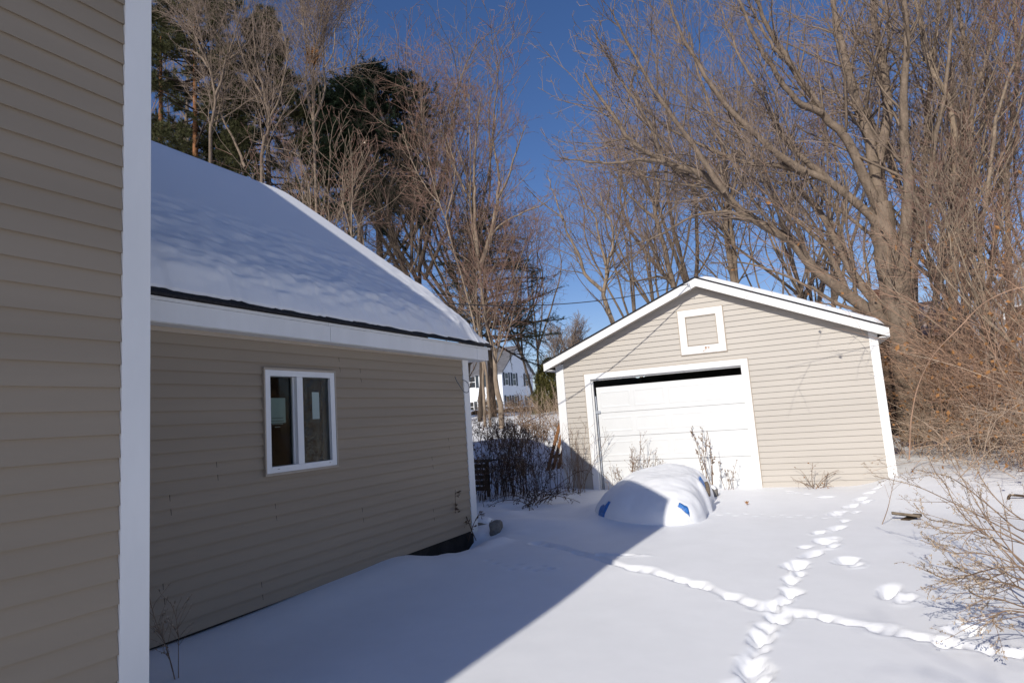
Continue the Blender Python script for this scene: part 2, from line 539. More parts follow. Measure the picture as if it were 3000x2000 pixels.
prints = []                      # x, y, half length, half width, heading, depth
def pr(px, py, a, b, hd, d):
    p = gnd(px, py)
    prints.append((p[0], p[1], a, b, hd, d))
for px, py, a, b, hd, d in ((2195, 2010, .30, .13, 1.5, .17), (2200, 1945, .20, .11, 1.5, .15), (2226, 1868, .19, .10, 1.45, .16), (2278, 1808, .17, .10, 1.6, .16),
                            (2268, 1773, .15, .055, 1.9, .10), (2318, 1730, .16, .085, 1.6, .14), (2316, 1697, .17, .08, 1.55, .13),
                            (2336, 1652, .22, .12, 1.3, .15), (2378, 1622, .18, .075, 1.1, .11), (2422, 1582, .24, .12, 1.25, .15),
                            (2452, 1545, .20, .09, 1.2, .12), (2452, 1502, .22, .10, 1.2, .13), (2492, 1482, .18, .08, 1.1, .11),
                            (2518, 1461, .17, .08, 1.0, .10), (2546, 1443, .16, .07, 1.0, .09), (2570, 1428, .15, .07, 1.0, .08),
                            (2478, 1640, .17, .10, 1.3, .12), (2605, 1728, .24, .085, 1.35, .13), (2840, 1835, .26, .09, 1.0, .12),
                            (2420, 1455, .16, .07, .3, .06), (2365, 1446, .09, .05, .3, .05), (2312, 1438, .09, .05, .3, .05), (2285, 1430, .08, .05, .3, .04), (2330, 1443, .07, .04, .3, .04),
                            (1800, 1626, .30, .045, .1, .05),
                            (2215, 1905, .13, .07, 1.2, .07), (2250, 1838, .12, .07, 1.9, .08), (2300, 1758, .12, .06, 1.2, .07), (2345, 1680, .10, .06, 1.4, .06),
                            (2360, 1600, .13, .06, .8, .07), (2400, 1560, .12, .06, 1.0, .06), (2470, 1525, .13, .06, 1.2, .07), (2505, 1500, .12, .05, 1.2, .06),
                            (2535, 1470, .12, .05, 1.1, .06), (2585, 1418, .10, .05, 1.0, .05), (2440, 1600, .10, .05, 1.2, .05), (2650, 1755, .12, .06, 1.2, .05), (2510, 1655, .10, .05, 1.0, .05)):
    pr(px, py, a, b, hd, d)
for k in range(15):              # faint small-animal track
    pr(2075 + k * 26 + (k % 3) * 4, 1502 + k * 0.7 + (k % 2) * 6, .05, .03, .2, .022)
for k in range(9):
    pr(1430 + k * 23, 1640 + (k * 7) % 23 + k * 2, .05, .035, .4, .03)
grooves = []                     # furrows ploughed by a small animal
for pts in ([(1575, 1590), (1650, 1606), (1740, 1632), (1830, 1657), (1910, 1672), (1990, 1697), (2050, 1712), (2110, 1735), (2170, 1755), (2240, 1778)],
            [(2310, 1795), (2380, 1800), (2460, 1818), (2540, 1830), (2620, 1850), (2700, 1866), (2780, 1884), (2860, 1897), (2940, 1908), (3050, 1925)]):
    grooves.append(catmull([gnd(*p) for p in pts], 40)[:, :2])

TC = np.array([-2.55, 9.20])     # centre of the snowed-in pile
TA = math.radians(8)
def pile_h(x, y):
    u = (x - TC[0]) * math.cos(TA) + (y - TC[1]) * math.sin(TA)
    v = -(x - TC[0]) * math.sin(TA) + (y - TC[1]) * math.cos(TA)
    a = np.clip((0.30 - u) / 1.12, 0, None); b = np.clip((0.05 - v) / 1.50, 0, None)
    c = np.clip((u - 0.30 + .03 * vnoise(v * 5, v * 0, 3)) / 0.53, 0, None); e = np.clip((v - .5) / .95, 0, None)
    f = np.clip(1 - a ** 2.3 - b ** 2.3 - c ** 3.2 - e ** 2.5, 0, 1) ** 0.6
    h = 0.545 * f
    return h * (1 - 0.05 * np.clip(u - .1, 0, 1) ** 2 + 0.05 * vnoise(u * 2.4, v * 2.0, 8)), u, v

def pile_hit(px, py):            # where a sight line meets the pile or the snow round it
    v = ray(px, py)
    v = v / np.linalg.norm(v)
    t = 6.5
    while t < 14:
        p = v * t
        if p[2] < base_h(p[0], p[1]) + pile_h(p[0], p[1])[0] - .02: return p
        t += .01
    return v * 9.5

def carve(x, y):
    d = np.zeros_like(x)
    for cx, cy, a, b, hd, dep in prints:
        m = (np.abs(x - cx) < .5) & (np.abs(y - cy) < .5)
        if not m.any(): continue
        X, Y = x[m] - cx, y[m] - cy
        u = X * math.cos(hd) + Y * math.sin(hd); v = -X * math.sin(hd) + Y * math.cos(hd)
        r = np.sqrt((u / (a * .88)) ** 2 + (v / (b * .88)) ** 2) + 0.30 * vnoise(x[m] * 11, y[m] * 11, 11) + .12 * vnoise(x[m] * 27, y[m] * 27, 12)
        e = -dep * .68 * (1 - sm(0.2, 1.2, r)) * (0.85 + .3 * vnoise(x[m] * 13, y[m] * 13, 2)) + (0.008 + .010 * np.clip(vnoise(x[m] * 30, y[m] * 30, 4), 0, 1)) * np.exp(-((r - 1.35) / .3) ** 2)
        d[m] = np.minimum(d[m], e) + np.maximum(e, 0)
    for G in grooves:
        x0, y0 = G.min(0) - .3; x1, y1 = G.max(0) + .3
        m = (x > x0) & (x < x1) & (y > y0) & (y < y1)
        X = np.stack([x[m], y[m]], 1)
        best = np.full(len(X), 9.0); par = np.zeros(len(X))
        for i in range(len(G) - 1):
            A, B = G[i], G[i + 1]; AB = B - A
            t = np.clip(((X - A) @ AB) / (AB @ AB), 0, 1)
            dd = np.linalg.norm(X - A - t[:, None] * AB, axis=1)
            k = dd < best
            best[k] = dd[k]; par[k] = i + t[k]
        wv = 0.066 + 0.03 * vnoise(par * .55, par * 0, 3)
        e = -(0.042 + 0.034 * vnoise(par * .5, par * 0, 5)) * (1 - sm(0.1, 1.25, best / wv)) * (.35 + .65 * sm(-.55, .0, vnoise(par * .9, par * 0 + 4, 8))) + 0.004 * np.exp(-((best / wv - 1.3) / .25) ** 2)
        d[m] += e
    return d

def axis(lo, hi, step, far_lo, far_hi, gr=1.13):
    a = list(np.arange(lo, hi + 1e-6, step))
    s, v = step, a[0]; L = []
    while v > far_lo:
        s *= gr; v -= s; L.append(v)
    s, v = step, a[-1]; H = []
    while v < far_hi:
        s *= gr; v += s; H.append(v)
    return np.array(L[::-1] + a + H)

xs = axis(-4.6, 2.6, 0.022, -260, 260)
ys = axis(2.2, 12.2, 0.024, -60, 420)
X, Y = np.meshgrid(xs, ys, indexing='ij')
Z = base_h(X, Y)
Zf = carve(X, Y)
bump = (0.0008 * vnoise(X * 9, Y * 6, 21) + 0.0004 * vnoise(X * 31, Y * 31, 22)) * sm(16, 9, np.hypot(X, Y))
ph, pu_, pv_ = pile_h(X, Y)
skirt = 0.12 * np.exp(-np.maximum(0, (np.sqrt(((pu_ + .12) / .95) ** 2 + (pv_ / 1.45) ** 2) - .7)) ** 2 / .06)
Z = Z + Zf + bump + skirt * .6
nx_, ny_ = len(xs), len(ys)
I = np.arange(nx_ * ny_).reshape(nx_, ny_)
Q = np.stack([I[:-1, :-1], I[1:, :-1], I[1:, 1:], I[:-1, 1:]], -1).reshape(-1, 4)
ground = link('ground', np_mesh('ground', np.stack([X, Y, Z], -1), Q), M['snow'])
tag(ground, 'snow covered yard with boot prints crossing towards the garage', 'snow', kind='structure')

# ================================================================== HOUSE (near wing + low addition)
XN, XA = -2.776, -4.361
house = thing('house', 'tan vinyl sided house at left with white corner posts and snow covered low roof', 'house', (-4.36, 4.0, -1.45))

def siding(mb, fr, z_lo, z_hi, phase, exp, segs, drop=0.013, brk=()):
    """fr(u, out, z); segs(za, zb) -> list of (u0a,u1a,u0b,u1b): extents at course bottom and top"""
    k0 = math.floor((z_lo - phase) / exp)
    z = phase + k0 * exp
    while z < z_hi - 1e-4:
        z0_, z1_ = max(z, z_lo), min(z + exp, z_hi)
        cuts = [z0_] + [c for c in brk if z0_ + .002 < c < z1_ - .002] + [z1_]
        for a, b, (u0a, u1a, u0b, u1b) in [(p, q, e) for p, q in zip(cuts, cuts[1:]) for e in segs(p, q)]:
            o_b = drop + (.0015 - drop) * (a - z) / exp
            o_t = drop + (.0015 - drop) * (b - z) / exp
            P = [fr(u0a, o_b, a), fr(u1a, o_b, a), fr(u1b, o_t, b), fr(u0b, o_t, b)]
            mb.face(P)                                     # board face
            mb.face([fr(u0b, o_t, b), fr(u1b, o_t, b), fr(u1b, .0008, b + .020), fr(u0b, .0008, b + .020)])
            oi = max(o_b - .004, .0012)                    # hollow drip lip: bottom edge, inner face, closed top
            mb.face([fr(u0a, oi, a), fr(u1a, oi, a), fr(u1a, o_b, a), fr(u0a, o_b, a)])
            if a == z:
                mb.face([fr(u0a, oi, a), fr(u1a, oi, a), fr(u1a, oi, a + .018), fr(u0a, oi, a + .018)])
                mb.face([fr(u0a, 0.0009, a + .018), fr(u1a, 0.0009, a + .018), fr(u1a, oi, a + .018), fr(u0a, oi, a + .018)])
            mb.face([fr(u0a, -.0, a), fr(u0a, o_b, a), fr(u0b, o_t, b), fr(u0b, -.0, b)])
            mb.face([fr(u1a, -.0, a), fr(u1a, o_b, a), fr(u1b, o_t, b), fr(u1b, -.0, b)])
        z += exp

# near wing wall ---------------------------------------------------
frN = lambda u, o, z: (XN - 0.018 + o, u, z)
mb = MB()
siding(mb, frN, -1.9, 2.62, -0.445, 0.1016, lambda a, b: [(-9.0, 1.648, -9.0, 1.648)], drop=.016)
mb.box((XN - .14, -9, -1.9), (XN - .022, 1.66, 2.62))
mb.build('near_wall', M['siding_house'], house)
mb = MB()
mb.box((XN - .02, 1.650, -1.9), (XN, 1.779, 2.62))
mb.box((XN - .14, 1.765, -1.9), (XN - .0203, 1.779, 2.62))
mb.build('corner_post', M['white'], house, bevel=0.003)
mb = MB()                        # end wall of the near wing, over the low roof
mb.box((-15.2, 1.63, -1.9), (XN - .145, 1.755, 2.6))
mb.face([(-15.2, 1.755, 2.6), (XN - .15, 1.755, 2.6), (-9.0, 1.755, 7.5)])
mb.build('end_wall', M['siding_house'], house)
mb = MB()                        # near roof (above the frame), throws the big shadow
SL = 0.785
xe, ze, xr = -2.40, 2.70, -9.0
YG = 1.70
zr_ = ze + SL * (xe - xr)
xk = xe - .062 * (YG + 9.4)
for (x0, z0, x1, z1) in ((xe, ze, xr, zr_), (2 * xr - xe, ze, xr, zr_)):
    xq = xk if x0 > xr else x0
    mb.hexa([(xq, -9.4, z0 - .18), (x0, YG, z0 - .18), (x1, YG, z1 - .18), (x1, -9.4, z1 - .18), (xq, -9.4, z0), (x0, YG, z0), (x1, YG, z1), (x1, -9.4, z1)])
mb.hexa([(XN - .02, -9.4, 2.6), (xk - .02, -9.4, 2.6), (xe - .02, YG - .02, 2.6), (XN - .02, YG - .02, 2.6), (XN - .02, -9.4, 2.62), (xk - .02, -9.4, 2.62), (xe - .02, YG - .02, 2.62), (XN - .02, YG - .02, 2.62)])
mb.build('near_roof', M['shingle'], house)

# addition wall ------------------------------------------------------
WY0, WY1, WZ0, WZ1 = 3.785, 4.660, -0.325, 0.610
frA = lambda u, o, z: (XA - 0.016 + o, u, z)
def segA(a, b):
    if b > WZ0 + .002 and a < WZ1 - .002:
        return [(1.76, WY0, 1.76, WY0), (WY1, 7.082, WY1, 7.082)]
    return [(1.76, 7.082, 1.76, 7.082)]
mb = MB()
siding(mb, frA, -1.372, 0.855, -1.369, 0.101, segA, drop=.018, brk=(WZ0, WZ1))
mb.box((XA - .15, 1.77, -1.372), (XA - .02, WY0, .875))
mb.box((XA - .15, WY1, -1.372), (XA - .02, 7.10, .875))
mb.box((XA - .15, WY0, WZ1), (XA - .02, WY1, .875))
mb.box((XA - .15, WY0, -1.372), (XA - .02, WY1, WZ0))
mb.box((-12.4, 7.06, -1.372), (XA - .155, 7.20, .875))
mb.face([(-12.4, 7.20, .875), (XA - .155, 7.20, .875), (-8.4, 7.20, 3.95)])
for jy, jz0, n in ((4.75, .80, 2), (5.06, .66, 2), (6.66, -.16, 2), (6.28, -.36, 2), (3.34, -.16, 2), (2.95, -.36, 2), (3.91, -.56, 2), (5.01, -.77, 2), (6.25, -.97, 2), (2.90, -.97, 2), (3.75, -1.17, 2)):
    k = round((jz0 + 1.369) / .101)
    for i in range(n):
        zt_ = -1.369 + .101 * (k - i); zb_ = zt_ - .101
        yy = jy + (.006 if i % 2 else -.004)
        if zt_ > .856: continue
        mb.hexa([frA(yy, 0, zb_), frA(yy + .0038, 0, zb_), frA(yy + .0038, 0, zt_), frA(yy, 0, zt_),
                 frA(yy, .0150, zb_), frA(yy + .0038, .0150, zb_), frA(yy + .0038, .0040, zt_), frA(yy, .0040, zt_)], mi=1)
mb.build('addition_wall', [M['siding_house'], M['seam']], house)
mb = MB()
mb.box((XA - .014, 1.77, .838), (XA + .006, 7.078, .874))
mb.build('frieze_trim', M['trim_tan'], house)
mb = MB()
mb.box((XA - .03, 7.079, -1.40), (XA + .004, 7.222, .874))
mb.box((XA - .17, 7.201, -1.40), (XA - .031, 7.222, .874))
mb.build('corner_post', M['white'], house, bevel=0.003)
mb = MB()
mb.box((-12.3, 1.8, -2.6), (XA - .03, 7.15, -1.374))
mb.build('foundation', M['concrete'], house)

# eave, rake, roof -------------------------------------------------------
XE = -4.211
mA = 0.768
def tl(y): return -0.0060 * (y - 2.7)             # the old eave line sags a little towards the far end
def slab_y(mb, x0, x1, z0, z1, y0, y1):            # box whose height follows the sag
    mb.hexa([(x0, y0, z0 + tl(y0)), (x1, y0, z0 + tl(y0)), (x1, y1, z0 + tl(y1)), (x0, y1, z0 + tl(y1)),
             (x0, y0, z1 + tl(y0)), (x1, y0, z1 + tl(y0)), (x1, y1, z1 + tl(y1)), (x0, y1, z1 + tl(y1))])
mb = MB()
for a, b in ((1.785, 4.468), (4.472, 7.232), (7.236, 7.535)):
    slab_y(mb, XE - .02, XE, .880, 1.034, a, b)
for a, b in ((1.785, 4.44), (4.444, 7.18), (7.184, 7.60)):
    slab_y(mb, XE - .02, XE + .008, 1.036, 1.063, a, b)
mb.build('fascia', M['white'], house, bevel=0.002)
mb = MB()
slab_y(mb, XA - .02, XE - .021, .876, .886, 1.785, 7.53)
mb.build('soffit', M['soffit'], house)
mb = MB()                        # far rake board and its boxed return
zf = lambda x: 1.045 + mA * (XE - x)
for x0, x1 in ((XE - .021, -8.4),):
    mb.hexa([(x0, 7.50, zf(x0) - .17 + tl(7.5)), (x1, 7.50, zf(x1) - .17), (x1, 7.53, zf(x1) - .17), (x0, 7.53, zf(x0) - .17 + tl(7.5)),
             (x0, 7.50, zf(x0) - .02 + tl(7.5)), (x1, 7.50, zf(x1) - .02), (x1, 7.53, zf(x1) - .02), (x0, 7.53, zf(x0) - .02 + tl(7.5))])
mb.box((XA - .25, 7.223, .85), (XE - .022, 7.499, .868))
mb.build('rake_board', M['white'], house)
mb = MB()                        # shingled roof deck
xs0, xrg = XE + .035, -8.42
zt0 = 1.068
for sgn in (1, -1):
    f = (lambda x: x) if sgn == 1 else (lambda x: 2 * xrg - x)
    z1 = zt0 + mA * (xs0 - xrg)
    mb.hexa([(f(xs0), 1.785, zt0 - .004 + tl(1.8)), (f(xs0), 7.62, zt0 - .004 + tl(7.6)), (xrg, 7.62, z1 - .05), (xrg, 1.785, z1 - .05),
             (f(xs0), 1.785, zt0 + .016 + tl(1.8)), (f(xs0), 7.62, zt0 + .016 + tl(7.6)), (xrg, 7.62, z1), (xrg, 1.785, z1)])
mb.build('roof', M['shingle'], house)

# snow on the low roof ------------------------------------------------------
nu, nv = 300, 230
uu = np.concatenate([np.linspace(1.79, 6.6, 190), np.linspace(6.62, 7.66, nu - 190)])
vv = np.concatenate([np.linspace(0, .5, 60), np.linspace(.51, 5.4, nv - 90), np.linspace(5.43, 8.0, 30)])
U, Vv = np.meshgrid(uu, vv, indexing='ij')
edge = 0.068 + 0.022 * vnoise(U * 6, U * 0 + 3, 1) + 0.015 * vnoise(U * 21, U * 0, 2) + .02 * sm(3.2, 2.0, U)
cosA = 1 / math.hypot(1, mA); sinA = mA * cosA
vs = edge + Vv
Lr = (xs0 - xrg) / cosA          # slope length to the ridge
xx = np.where(vs <= Lr, xs0 - vs * cosA, xs0 - Lr * cosA - (vs - Lr) * cosA)
over = np.maximum(vs - Lr, 0)
zz = zt0 + .016 + mA * (xs0 - xx) - 2 * mA * over * cosA + tl(U)
rd = np.exp(-((vs - Lr) / .38) ** 2)
zz = zz - rd * .10               # rounded ridge
th = 0.20 * (sm(-.02, .46, Vv) ** .55) * (sm(7.68, 7.30, U) ** .55)
th = th * (1 - .45 * sm(6.9, 7.6, U) * sm(1.3, .0, Vv))
low = sm(2.5, 1.1, Vv) * (1 - .5 * sm(5.6, 7.2, U))
th = th + low * sm(.02, .25, Vv) * (0.016 * vnoise(U * 3.4, Vv * 5.5, 3) + 0.014 * vnoise(U * 7 + 3, Vv * 11, 4) + .006 * vnoise(U * 14, Vv * 20, 6))
th = th + 0.006 * vnoise(U * .8, Vv * .9, 5)
th = np.where((Vv < 1e-6) | (U > 7.659), -0.004, np.maximum(th, 0.004))
Pn = np.stack([xx + sinA * th * np.where(vs > Lr, -1, 1) * (1 - rd), U, zz + th * (cosA + (1 - cosA) * rd)], -1)
I = np.arange(nu * nv).reshape(nu, nv)
Q = np.stack([I[:-1, :-1], I[:-1, 1:], I[1:, 1:], I[1:, :-1]], -1).reshape(-1, 4)
sn = link('roof_snow', np_mesh('roof_snow', Pn, Q), M['snow_roof'], house)

# window -------------------------------------------------------------------
fx = lambda o: XA + o
mb = MB()                        # tan channel round the frame
for (a, b) in (((WY0, WZ1 - .02), (WY1, WZ1)), ((WY0, WZ0), (WY1, WZ0 + .022)), ((WY0, WZ0 + .0225), (WY0 + .016, WZ1 - .0205)), ((WY1 - .016, WZ0 + .0225), (WY1, WZ1 - .0205))):
    mb.box((fx(-.03), a[0], a[1]), (fx(.022), b[0], b[1]))
win = mb.build('window', M['trim_tan'], house, bevel=.002)
y0, y1, z0, z1 = WY0 + .0165, WY1 - .0165, WZ0 + .0225, WZ1 - .0205
gy = (3.857, 4.163, 4.234, 4.586); gz = (-.250, .538)
mb = MB()
mb.box((fx(-.10), y0, z0), (fx(.016), gy[0], z1)); mb.box((fx(-.10), gy[3], z0), (fx(.016), y1, z1))
mb.box((fx(-.10), gy[0] + .0002, z0), (fx(.0155), gy[3] - .0002, gz[0])); mb.box((fx(-.10), gy[0] + .0002, gz[1]), (fx(.0155), gy[3] - .0002, z1))
mb.box((fx(-.07), gy[1], gz[0] + .0002), (fx(.012), gy[2], gz[1] - .0002))
mb.box((fx(-.055), gy[1] - .012, gz[0] + .0004), (fx(-.028), gy[1] - .0002, gz[1] - .0004))
for yy in (gy[0] + .02, gy[3] - .09):
    mb.box((fx(.0157), yy + .04, z0 + .028), (fx(.0172), yy + .065, z0 + .033), mi=1)
mb.build('window_frame', [M['white'], M['dark']], win, bevel=.0012)
def pane(x, ya, yb, m):           # one sheet of glass facing the yard
    me = bpy.data.meshes.new('pane')
    me.from_pydata([(x, ya, gz[0]), (x, yb, gz[0]), (x, yb, gz[1]), (x, ya, gz[1])], [], [(0, 1, 2, 3)])
    link('pane', me, m, win)
pane(fx(-.042), gy[0], gy[1] - .012, M['glass'])
pane(fx(-.016), gy[2], gy[3], M['film'])
q0, q1 = onx(795, 1164, XA), onx(846, 1237, XA)
mb = MB(); mb.box((fx(-.0505), q0[1], q1[2]), (fx(-.0475), q1[1] + .01, q0[2]))
yc = (q0[1] + q1[1]) / 2
for i, wv in enumerate((.075, .085, .07, .04)):
    mb.box((fx(-.0474), yc - wv + .02, -.0 + .165 - .026 * i), (fx(-.0468), yc + wv, .174 - .026 * i), mi=1)
mb.build('paper_notice', [M['paper'], M['ink']], win)
q0, q1 = onx(917, 1148, XA), onx(939, 1226, XA)
mb = MB(); mb.box((fx(-.0155), q0[1], q1[2]), (fx(-.0145), q1[1] + .004, q0[2]))
mb.build('paper_label', M['paper'], win)
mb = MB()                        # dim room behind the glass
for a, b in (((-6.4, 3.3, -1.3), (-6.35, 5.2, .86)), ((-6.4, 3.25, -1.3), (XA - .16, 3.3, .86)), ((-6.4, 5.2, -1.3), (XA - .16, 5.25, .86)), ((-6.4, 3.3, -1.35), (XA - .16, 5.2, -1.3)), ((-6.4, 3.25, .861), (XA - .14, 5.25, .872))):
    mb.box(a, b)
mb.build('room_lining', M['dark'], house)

# loose cable at the corner -------------------------------------------------
pts = [onx(1333, 1103, XA + .02), onx(1338, 1115, XA + .06), onx(1349, 1133, XA + .10), onx(1360, 1147, XA + .12), onx(1370, 1149, XA + .13), onx(1374.5, 1140, XA + .12), onx(1373, 1127, XA + .09), onx(1366, 1117, XA + .05), onx(1354, 1112, XA + .012)]
V, Q = tubes(catmull(pts, 40)[None], np.full((1, 40), .0055), 6)
tag(link('cable', np_mesh('cable', V, Q), M['grey_cable']), 'thin grey cable looped loose at the far corner of the low house wing', 'cable')

# ================================================================== GARAGE
garage = thing('garage', 'small detached tan garage with white trim and snow on its gable roof', 'garage', g(1.65, 3, -1.4))
SA, ZA_ = 1.570, 2.190           # apex of the soffit line
mL, mR = 0.407, 0.441
def srange(z):
    return SA - (ZA_ - z) / mR, SA + (ZA_ - z) / mL
OPW = (0.842, 3.905, 0.815)      # door casing outer
VW = (1.166, 1.990, .962, 1.808)
def segG(a, b):
    lo_a, hi_a = srange(a); lo_b, hi_b = srange(b)
    lo_a, lo_b = max(lo_a - .1, -1.045), max(lo_b - .1, -1.045)
    hi_a, hi_b = min(hi_a + .1, 4.318), min(hi_b + .1, 4.318)
    out = [(lo_a, hi_a, lo_b, hi_b)]
    holes = []
    if a < OPW[2] - .008: holes.append((OPW[0] + .02, OPW[1] - .02))
    if b > VW[2] + .009 and a < VW[3] - .009: holes.append((VW[0] + .02, VW[1] - .02))
    for h0, h1 in holes:
        new = []
        for (p, q, r_, s_) in out:
            if p < h0: new.append((p, min(q, h0), r_, min(s_, h0)))
            if q > h1: new.append((max(p, h1), q, max(r_, h1), s_))
        out = new
    return out
frG = lambda s, o, z: g(s, .014 - o, z)
mb = MB()
siding(mb, frG, -1.75, 2.24, 0.783, 0.1013, segG, drop=.016, brk=(OPW[2] - .006, VW[2] + .007, VW[3] - .007))
for (a, b, c, d) in ((-1.15, .86, -1.8, .9), (3.89, 4.46, -1.8, .9)):
    mb.box((a, .014, c), (b, .12, d), fr=g)
for s0 in (-1.172, 4.38):        # side walls, back wall
    mb.box((s0, .03, -1.8), (s0 + .1, 7.0, .98), fr=g)
mb.box((-1.17, 6.9, -1.8), (4.48, 7.0, 1.02), fr=g)
mb.face([g(-1.17, 6.95, .95), g(4.48, 6.95, .95), g(SA, 6.95, 2.36)])
mb.build('wall', M['siding_garage'], garage)
for a, b in ((4.316, 4.484), (-1.175, -1.045)):
    mb = MB(); mb.box((a, -.012, -1.8), (b, .03, 1.05 if a > 0 else 1.06), fr=g)
    mb.box((a if a < 0 else b - .02, .0305, -1.8), ((a + .02) if a < 0 else b, .14, 1.0), fr=g)
    mb.build('corner_post', M['white'], garage, bevel=.003)

# door casing and its tan channel
C0, C1, CT = OPW
mb = MB()
iw = .135
mb.box((C0 + .012, -.016, -1.75), (C0 + iw, .05, CT - .125), fr=g)
mb.box((C1 - iw, -.016, -1.75), (C1 - .012, .05, CT - .125), fr=g)
mb.box((C0 + .012, -.0165, CT - .1245), (C1 - .012, .05, CT - .012), fr=g)
mb.build('door_casing', M['white'], garage, bevel=.003)
mb = MB()
mb.box((C0, -.012, -1.75), (C0 + .0118, .02, CT - .012), fr=g)
mb.box((C1 - .0118, -.012, -1.75), (C1, .02, CT - .012), fr=g)
mb.box((C0, -.012, CT - .0115), (C1, .02, CT), fr=g)
mb.build('casing_channel', M['trim_tan'], garage)
mb = MB()                        # jamb lining and weather strip
OS0, OS1, OT = C0 + iw, C1 - iw, CT - .125
mb.box((OS0 - .03, .0505, -1.75), (OS0 - .001, .20, OT + .03), fr=g)
mb.box((OS1 + .001, .0505, -1.75), (OS1 + .03, .20, OT + .03), fr=g)
mb.box((OS0 - .03, .0505, OT + .001), (OS1 + .03, .20, OT + .03), fr=g)
mb.box((OS1 - .035, .02, -1.75), (OS1 - .0005, .055, OT - .04), fr=g)
mb.box((OS0 + .0005, .03, OT - .03), (OS1 - .0005, .045, OT - .0005), fr=g)
mb.build('door_jamb', M['soffit'], garage)
# sectional door, slid a little down from its header
door = None
zs = [.530, .026, -.435, -.90, -1.40]
DS0, DS1 = OS0 + .006, OS1 - .075
for k in range(4):
    mb = MB()
    zt_, zb_ = zs[k] - .003, zs[k + 1] + .003
    if k == 3: zb_ = -1.6
    mb.box((DS0, .075, zb_), (DS1, .11, zt_), fr=g)
    pw = (DS1 - DS0 - .06) / 4
    for j in range(4):
        a = DS0 + .03 + pw * j + .035; b = a + pw - .07
        c, d = zb_ + .09, zt_ - .085
        if k == 3: c = -1.40 + .09
        i1, i2, i3 = .0, .018, .045
        for (p, q, n0, n1) in ((0, .012, .075, .081), (.012, .022, .081, .081), (.022, .040, .081, .0745)):
            A = [(a + p, n0, c + p), (b - p, n0, c + p), (b - p, n0, d - p), (a + p, n0, d - p)]
            B = [(a + q, n1, c + q), (b - q, n1, c + q), (b - q, n1, d - q), (a + q, n1, d - q)]
            # embossed ring standing proud of the sheet
            A = [(s, .0748 - (n - .0745) * .5, z) for s, n, z in A]; B = [(s, .0748 - (n - .0745) * .5, z) for s, n, z in B]
            for e in range(4):
                f = (e + 1) % 4
                mb.face([g(*A[e]), g(*A[f]), g(*B[f]), g(*B[e])])
    if door is None:
        door = mb.build('garage_door', M['white_door'], garage)
    else:
        mb.build('door_panel', M['white_door'], door)
mb = MB()
hk = onx(1757, 1208, 0) if False else None
mb.box((DS1 - .05, .045, .02), (DS1 + .045, .074, .075), fr=g)
mb.build('bracket', M['metal'], door, bevel=.006)
mb = MB()
mb.box((DS1 + .012, .06, -1.7), (DS1 + .03, .10, .36), fr=g)
mb.box((DS1 + .045, .05, -1.7), (DS1 + .058, .10, .45), fr=g)
mb.build('track', M['metal'], door)
# blanked loft hatch in the gable
mb = MB()
a0, a1, b0, b1 = VW
for (p, q) in (((a0, b0), (a1, b0 + .014)), ((a0, b1 - .014), (a1, b1)), ((a0, b0 + .0145), (a0 + .016, b1 - .0145)), ((a1 - .016, b0 + .0145), (a1, b1 - .0145))):
    mb.box((p[0], -.012, p[1]), (q[0], .03, q[1]), fr=g)
hatch = mb.build('loft_hatch', M['trim_tan'], garage)
H0, H1, K0, K1 = 1.303, 1.852, 1.118, 1.672
mb = MB()
A0, A1, B0, B1 = a0 + .0165, a1 - .0165, b0 + .0148, b1 - .0148
mb.box((A0, -.018, B0), (A1, .02, K0), fr=g); mb.box((A0, -.018, K1), (A1, .02, B1), fr=g)
mb.box((A0, -.0175, K0 + .0005), (H0, .02, K1 - .0005), fr=g); mb.box((H1, -.0175, K0 + .0005), (A1, .02, K1 - .0005), fr=g)
mb.build('hatch_frame', rust_board(g(1.535, -.018, 1.047)), hatch)
mb = MB()
for (p, q) in (((H0, K0), (H1, K0 + .013)), ((H0, K1 - .013), (H1, K1)), ((H0, K0 + .0135), (H0 + .014, K1 - .0135)), ((H1 - .014, K0 + .0135), (H1, K1 - .0135))):
    mb.box((p[0] + .0006, -.0215, p[1] + .0006), (q[0] - .0006, .02, q[1] - .0006), fr=g)
mb.build('hatch_channel', M['trim_tan'], hatch)
mb = MB()
siding(mb, lambda s, o, z: g(s, .004 - o, z), K0 + .013, K1 - .013, .783 + .05, .1013, lambda a, b: [(H0 + .014, H1 - .014, H0 + .014, H1 - .014)], drop=.012)
mb.build('hatch_siding', M['siding_garage'], hatch)

